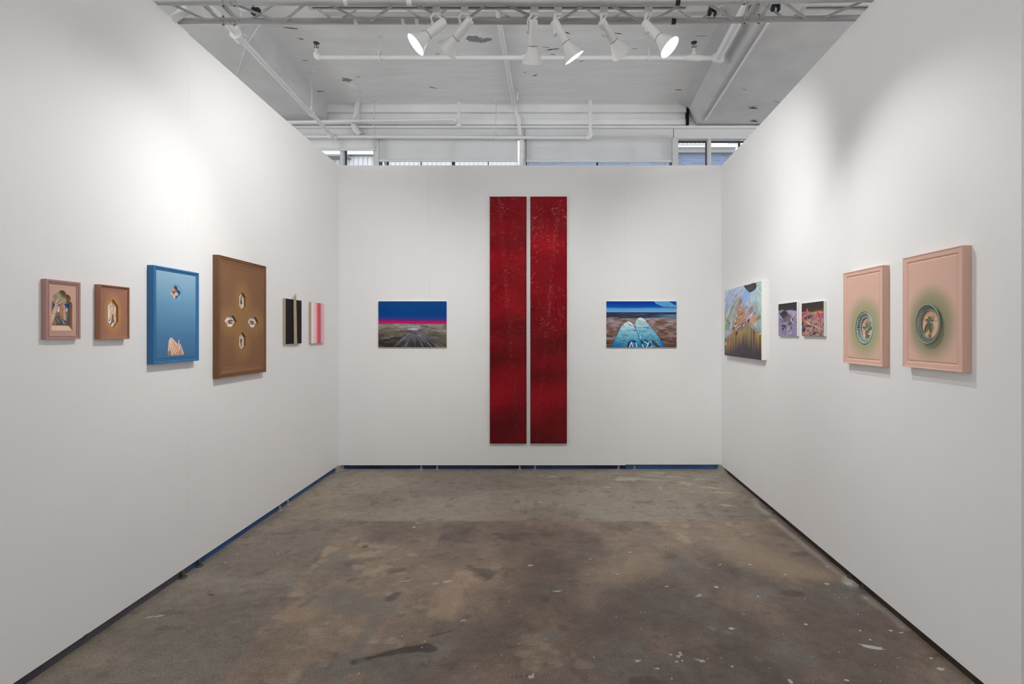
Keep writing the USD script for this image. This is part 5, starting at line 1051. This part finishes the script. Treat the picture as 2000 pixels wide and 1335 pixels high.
# --- right wall 4 and 5: pink boxes with an oval opening of leaves
def pinkbox(cu, cv, rx, rz, recess, tint):
    def fn(U, V, w, h, k):
        E = edge_d(U, V, w, h); s = w / .37
        H = prof(E / s, [(0, 0), (.004, -.0004), (.0065, -.0026), (.026, -.0036), (.0275, -.0062), (.0300, -.0076), (.0330, -.0076), (.0355, -.0060), (.0370, -.0048), (1, -.0048)])
        u, v = U / w, V / h; P = Paint(u, v, w / h, (206, 166, 148), k); pan = E > .0355 * s
        e = np.hypot((U - cu * w) / rx, (V - cv * h) / rz)
        P.put(pan * .5, (207, 170, 153)); P.put(pan * sstep(.3, .95, v) * .35, (200, 158, 140))
        P.put(pan * sstep(2.15, 1.02, np.hypot((U - cu * w) / (rx * 1.08), (V - cv * h) / (rz * 1.02))) * .86, tint)
        P.put(pan * sstep(1.9, 1.0, np.hypot((U - cu * w) / (rx * 1.1), (V - cv * h - rz * .5) / (rz * .9))) * .30, (146, 146, 112))
        q_ = 1.0 if recess else .84; hole = affinity.scale(shapely.Point(cu * w, cv * h).buffer(1.0, 32), rx * q_, rz * q_); op = shapely.contains_xy(hole, U, V)
        return H, P.c, np.where(~pan, 0, 1), hole, (120, 134, 124), -.0300, np.zeros(U.shape + (3,)) + P.C((50, 56, 52)), 2
    return fn
def ring_parts(t, cx, cz, rx, rz, zf, inner, n, mt, leaves, k=1.15):
    """oval ring: rims, slats between them, and the painted oval inside"""
    el = lambda r, z, m=96: np.array([(cx + rx * r * math.cos(a), cz + rz * r * math.sin(a), z) for a in np.linspace(0, 2 * np.pi, m + 1)])
    def rim(r, rad, z):
        p = el(r, z)[:-1]; tn = np.roll(p, -1, 0) - np.roll(p, 1, 0); tn /= np.linalg.norm(tn, axis=1, keepdims=True); nr = np.cross(tn, [0, 0, 1.]); a = np.arange(10) * 2 * np.pi / 10
        v = (p[:, None] + rad * (np.cos(a)[None, :, None] * nr[:, None] + np.sin(a)[None, :, None] * np.array([0, 0, 1.]))).reshape(-1, 3); f = []
        m = len(p)
        for i in range(m):
            for j in range(10):
                q = (i * 10 + j, i * 10 + (j + 1) % 10, ((i + 1) % m) * 10 + (j + 1) % 10, ((i + 1) % m) * 10 + j); f += [(q[0], q[2], q[1]), (q[0], q[3], q[2])]
        mm = trimesh.Trimesh(v, f, process=False); trimesh.repair.fix_normals(mm); return mm
    obj('outer_rim', rim(.965, .0034, zf - .001), mt, t, smooth=60, label='grey green oval rim')
    obj('inner_rim', rim(inner + .02, .0022, zf - .010), mt, t, smooth=60)
    sl = []
    for i in range(n):
        a = 2 * np.pi * i / n; c, s_ = math.cos(a), math.sin(a); da = np.pi / n * .44
        pt = lambda r, ang, z: (cx + rx * r * math.cos(ang), cz + rz * r * math.sin(ang), z)
        v = [pt(r, a + sg * da, z) for r, z in ((.95, zf - .0005), (inner + .03, zf - .0095), (.95, zf - .0035), (inner + .03, zf - .0125)) for sg in (-1, 1)]
        sl.append(trimesh.convex.convex_hull(np.array(v)))
    obj('slat', cat_(sl), mt, t, label='ring of fine radial slats', kind='stuff')
    r = np.linspace(0, inner + .03, 46); a = np.linspace(0, 2 * np.pi, 150); Rr, A = np.meshgrid(r, a)
    u, v = Rr * np.cos(A) / inner, Rr * np.sin(A) / inner
    P = leaves(u, v, rx / rz, k); vv, ff_ = grid_mesh(r, a); vv = np.stack([cx + rx * Rr * np.cos(A), cz + rz * Rr * np.sin(A), np.full(Rr.shape, zf - .0145)], -1).reshape(-1, 3)
    obj('leaf_picture', (vv, ff_), 'paint_matte', t, col=P.c, label='painted leaf sprig on pale pink')
def leaf(P, x0, y0, x1, y1, wd, light, dark):
    """a leaf from its stalk (x0,y0) to its tip"""
    d = np.array([(x1 - x0) * P.a, y1 - y0]); L = np.hypot(*d); e = d / L
    px_, py_ = (P.u - x0) * P.a, P.v - y0; t = (px_ * e[0] + py_ * e[1]) / L; q = (px_ * -e[1] + py_ * e[0])
    r = wd * np.sqrt(np.clip(np.sin(np.pi * np.clip(t, 0, 1) ** .85), 0, 1)) * ((t > 0) & (t < 1)); m = sstep(r, r - .02, np.abs(q)) * (r > .01)
    P.put(sstep(r + .035, r, np.abs(q)) * (r > .01) * .5, tuple(np.array(dark) * .75)); P.put(m, dark); P.put(m * sstep(.0, wd, q + wd * .3), light); P.put(m * sstep(.022, .0, np.abs(q)) * .7, tuple(np.array(light) * 1.2))
def lv4(u, v, a, k):
    P = Paint(u, v, a, (206, 168, 150), k); P.put(sstep(.2, 1., v) * .5, (150, 112, 98)); P.put(sstep(-.2, -.9, v) * .6, (224, 190, 174))
    Q = lambda zx, zy: ((zx - 440) / 170, (675 - zy) / 330); st = dict(light=(170, 112, 92), dark=(140, 92, 76))
    for a_, b_ in (((410, 690), (320, 490)), ((410, 690), (290, 780)), ((430, 860), (290, 830)), ((450, 880), (540, 880)), ((410, 690), (440, 600))): P.cap(*Q(*a_), *Q(*b_), .022, soft=.015, **st)
    g_, dg = (118, 132, 100), (84, 98, 72)
    for a_, b_, wd in (((405, 690), (400, 470), .10), ((430, 680), (465, 430), .10), ((470, 640), (560, 450), .10), ((400, 690), (285, 640), .13), ((450, 700), (600, 640), .20), ((420, 740), (500, 800), .14), ((430, 730), (400, 880), .20), ((460, 860), (380, 985), .18), ((500, 870), (440, 1000), .14)): leaf(P, *Q(*a_), *Q(*b_), wd, g_, dg)
    return P
def lv5(u, v, a, k):
    P = Paint(u, v, a, (206, 166, 132), k); P.put(sstep(.35, .8, v) * .45, (176, 124, 96)); P.put(sstep(.3, 0, np.hypot((u - .25) * .8, v - .45)) * .6, (120, 84, 62)); P.put(sstep(.2, 0, np.hypot((u - .30) * 1.2, (v + .25) * .5)) * .7, (134, 96, 70)); P.put(sstep(.28, .1, np.hypot((u + .10) * .9, (v + .85) * .9)) * .8, (112, 74, 56))
    Q = lambda zx, zy: ((zx - 490) / 230, (645 - zy) / 355); st = dict(light=(150, 104, 78), dark=(120, 84, 64))
    for a_, b_ in (((480, 600), (300, 520)), ((500, 590), (690, 545)), ((480, 600), (440, 560))): P.cap(*Q(*a_), *Q(*b_), .016, soft=.012, **st)
    g_, dg = (112, 118, 100), (82, 86, 76)
    for a_, b_, wd in (((480, 590), (345, 530), .13), ((480, 590), (430, 440), .11), ((500, 590), (470, 445), .09), ((460, 600), (320, 870), .20), ((480, 620), (500, 885), .19), ((520, 590), (560, 520), .08), ((510, 610), (530, 680), .08)): leaf(P, *Q(*a_), *Q(*b_), wd, g_, dg)
    return P
for q, d, cpx, hw, hh, rec, tint, mt, lv, lab, inn in (((1646.9, 534.0, 708.3, 1723.3, 517.2, 715.5), .034, (1686.5, 640.6), 17.2, 32.4, True, (148, 154, 110), 'ring_pale', lv4, 'pink box with a sunken oval of leaves, left one of the two pink boxes', .70),
                                                   ((1763.0, 503.3, 717.3, 1879.6, 480.0, 724.7), .0355, (1816.6, 632.6), 24.3, 39.3, False, (124, 130, 96), 'ring_green', lv5, 'pink box with a raised oval rim around leaves, nearest on the right wall', .70)):
    if mt not in M: plain(mt, alb(164, 178, 174) if mt == 'ring_pale' else alb(126, 136, 128), .5, .4)
    s0, z0, w, h = place(RIGHT, q, d)
    sc, zc_ = RIGHT.hit(*cpx, d); s1_, _ = RIGHT.hit(cpx[0] - hw, cpx[1], d); s2_, _ = RIGHT.hit(cpx[0] + hw, cpx[1], d); _, zt_ = RIGHT.hit(cpx[0], cpx[1] - hh, d)
    rx, rz = (s2_ - s1_) / 2, zt_ - zc_; cx, cz = (s1_ + s2_) / 2 - s0, zc_ - z0
    if not rec: cx -= .003
    t, w, h = relief('pink_relief', lab, RIGHT, q, d, .0016, pinkbox(cx / w, cz / h, rx, rz, rec, tint), ['frame', 'panel', 'oval_recess'], k=1.17, labels={'panel': 'pink panel with a green halo', 'oval_recess': 'dark recess behind the oval ring'})
    ring_parts(t, cx, cz, rx * (.93 if rec else 1), rz * (.95 if rec else 1), d - .0048 + (-.002 if rec else .0125), inn, 44, mt, lv, k=1.15)


# ------------------------------------------------------------------ the street outside
def facade(name, label, px0, px1, pyt, Y_, mt, depth=6.0, zb=-1.0):
    k = F / Y_; x0, x1, zt = (px0 - CX) / k, (px1 - CX) / k, EYE + (CY - pyt) / k
    b = thing(name, label, 'building'); obj('wall', box(x0, x1, Y_, Y_ + depth, zb, zt), mt, b)
    return b, x0, x1, zt, k
b, x0, x1, zt, k = facade('brick_building', 'low blue grey brick building seen through the right window', 1026, 1430, 300, 14, 'far_brick')
obj('parapet', box(x0 - .03, x1 + .05, 13.9, 14.5, zt, EYE + (CY - 291) / k), 'far_grey', b)
obj('coping', box(x0 - .05, x1 + .08, 13.84, 14.56, EYE + (CY - 291) / k, EYE + (CY - 290) / k), 'far_white', b)
b, x0, x1, zt, k = facade('white_tower', 'white tower with rows of windows behind the brick building', 1040, 1392, 60, 38, 'far_white', 8)
for row, (ya, yb) in enumerate(((258, 283.5), (289, 310), (235, 252), (212, 229))):
    for px in range(1262, 1390, 16):
        for q in (0, 8):
            obj('window_bay', box((px + q - CX) / k, (px + q + 6.6 - CX) / k, 37.9, 38.05, EYE + (CY - yb) / k, EYE + (CY - ya) / k), 'far_cream' if not (row == 1 and px + q == 1358) else 'far_grey', b)
b, x0, x1, zt, k = facade('glass_tower', 'pale blue glass tower far behind, right of the white one', 1421, 1445, 150, 60, 'far_blue', 6)
for i in range(14): obj('floor_band', box(x0 - .05, x1 + .05, 59.8, 60.2, zt - 1.2 - i * 1.0, zt - 1.05 - i * 1.0), 'far_white', b)
b, x0, x1, zt, k = facade('panel_building', 'white building with upright panels seen through the left windows', 560, 1008, 291, 13, 'far_panel')
for px in range(600, 1018, 9): obj('panel_joint', box((px - CX) / k, (px + 1.1 - CX) / k, 12.97, 13.0, 0, EYE + (CY - 304) / k), 'far_cream', b)
obj('band', box(x0, x1, 12.9, 13.0, EYE + (CY - 305) / k, EYE + (CY - 303.5) / k), 'far_grey', b)
obj('shopfront_head', box((610 - CX) / k, (686 - CX) / k, 12.7, 13.0, EYE + (CY - 312) / k, EYE + (CY - 309) / k), 'far_grey', b)
b, x0, x1, zt, k = facade('far_block', 'tall pale block standing behind the white panelled building', 700, 1012, 210, 30, 'far_white')
for px in range(705, 1010, 22): obj('window_strip', box((px - CX) / k, (px + 9 - CX) / k, 29.9, 30.0, 0, zt - .5), 'far_pane', b)
obj('street_ground', box(-60, 60, 7.3, 90, -1.2, -1.0), 'far_grey', None, kind='structure', label='street level outside the windows')
# ------------------------------------------------------------------ repeats share a group
for stem, grp in (('spotlight', 'spotlights in a row on the truss'), ('pipe_hanger', 'hangers holding the ceiling pipes'), ('roller_blind', 'roller blinds at the windows'), ('red_panel', 'pair of red panels on the back wall'),
                  ('framed_relief', 'framed reliefs with niches on the left wall'), ('pink_relief', 'pink boxes on the right wall'), ('rock_painting', 'two small rock canvases'), ('truss_clamp', 'black clamps on the truss'), ('light_track', 'light tracks inside the truss'), ('dry_leaf', 'dry leaf scraps on the floor')):
    for p in stage.GetPrimAtPath('/World').GetChildren():
        nm = p.GetName()
        if nm == stem or (nm.startswith(stem + '_') and nm[len(stem) + 1:].isdigit()): p.SetCustomDataByKey('group', grp)
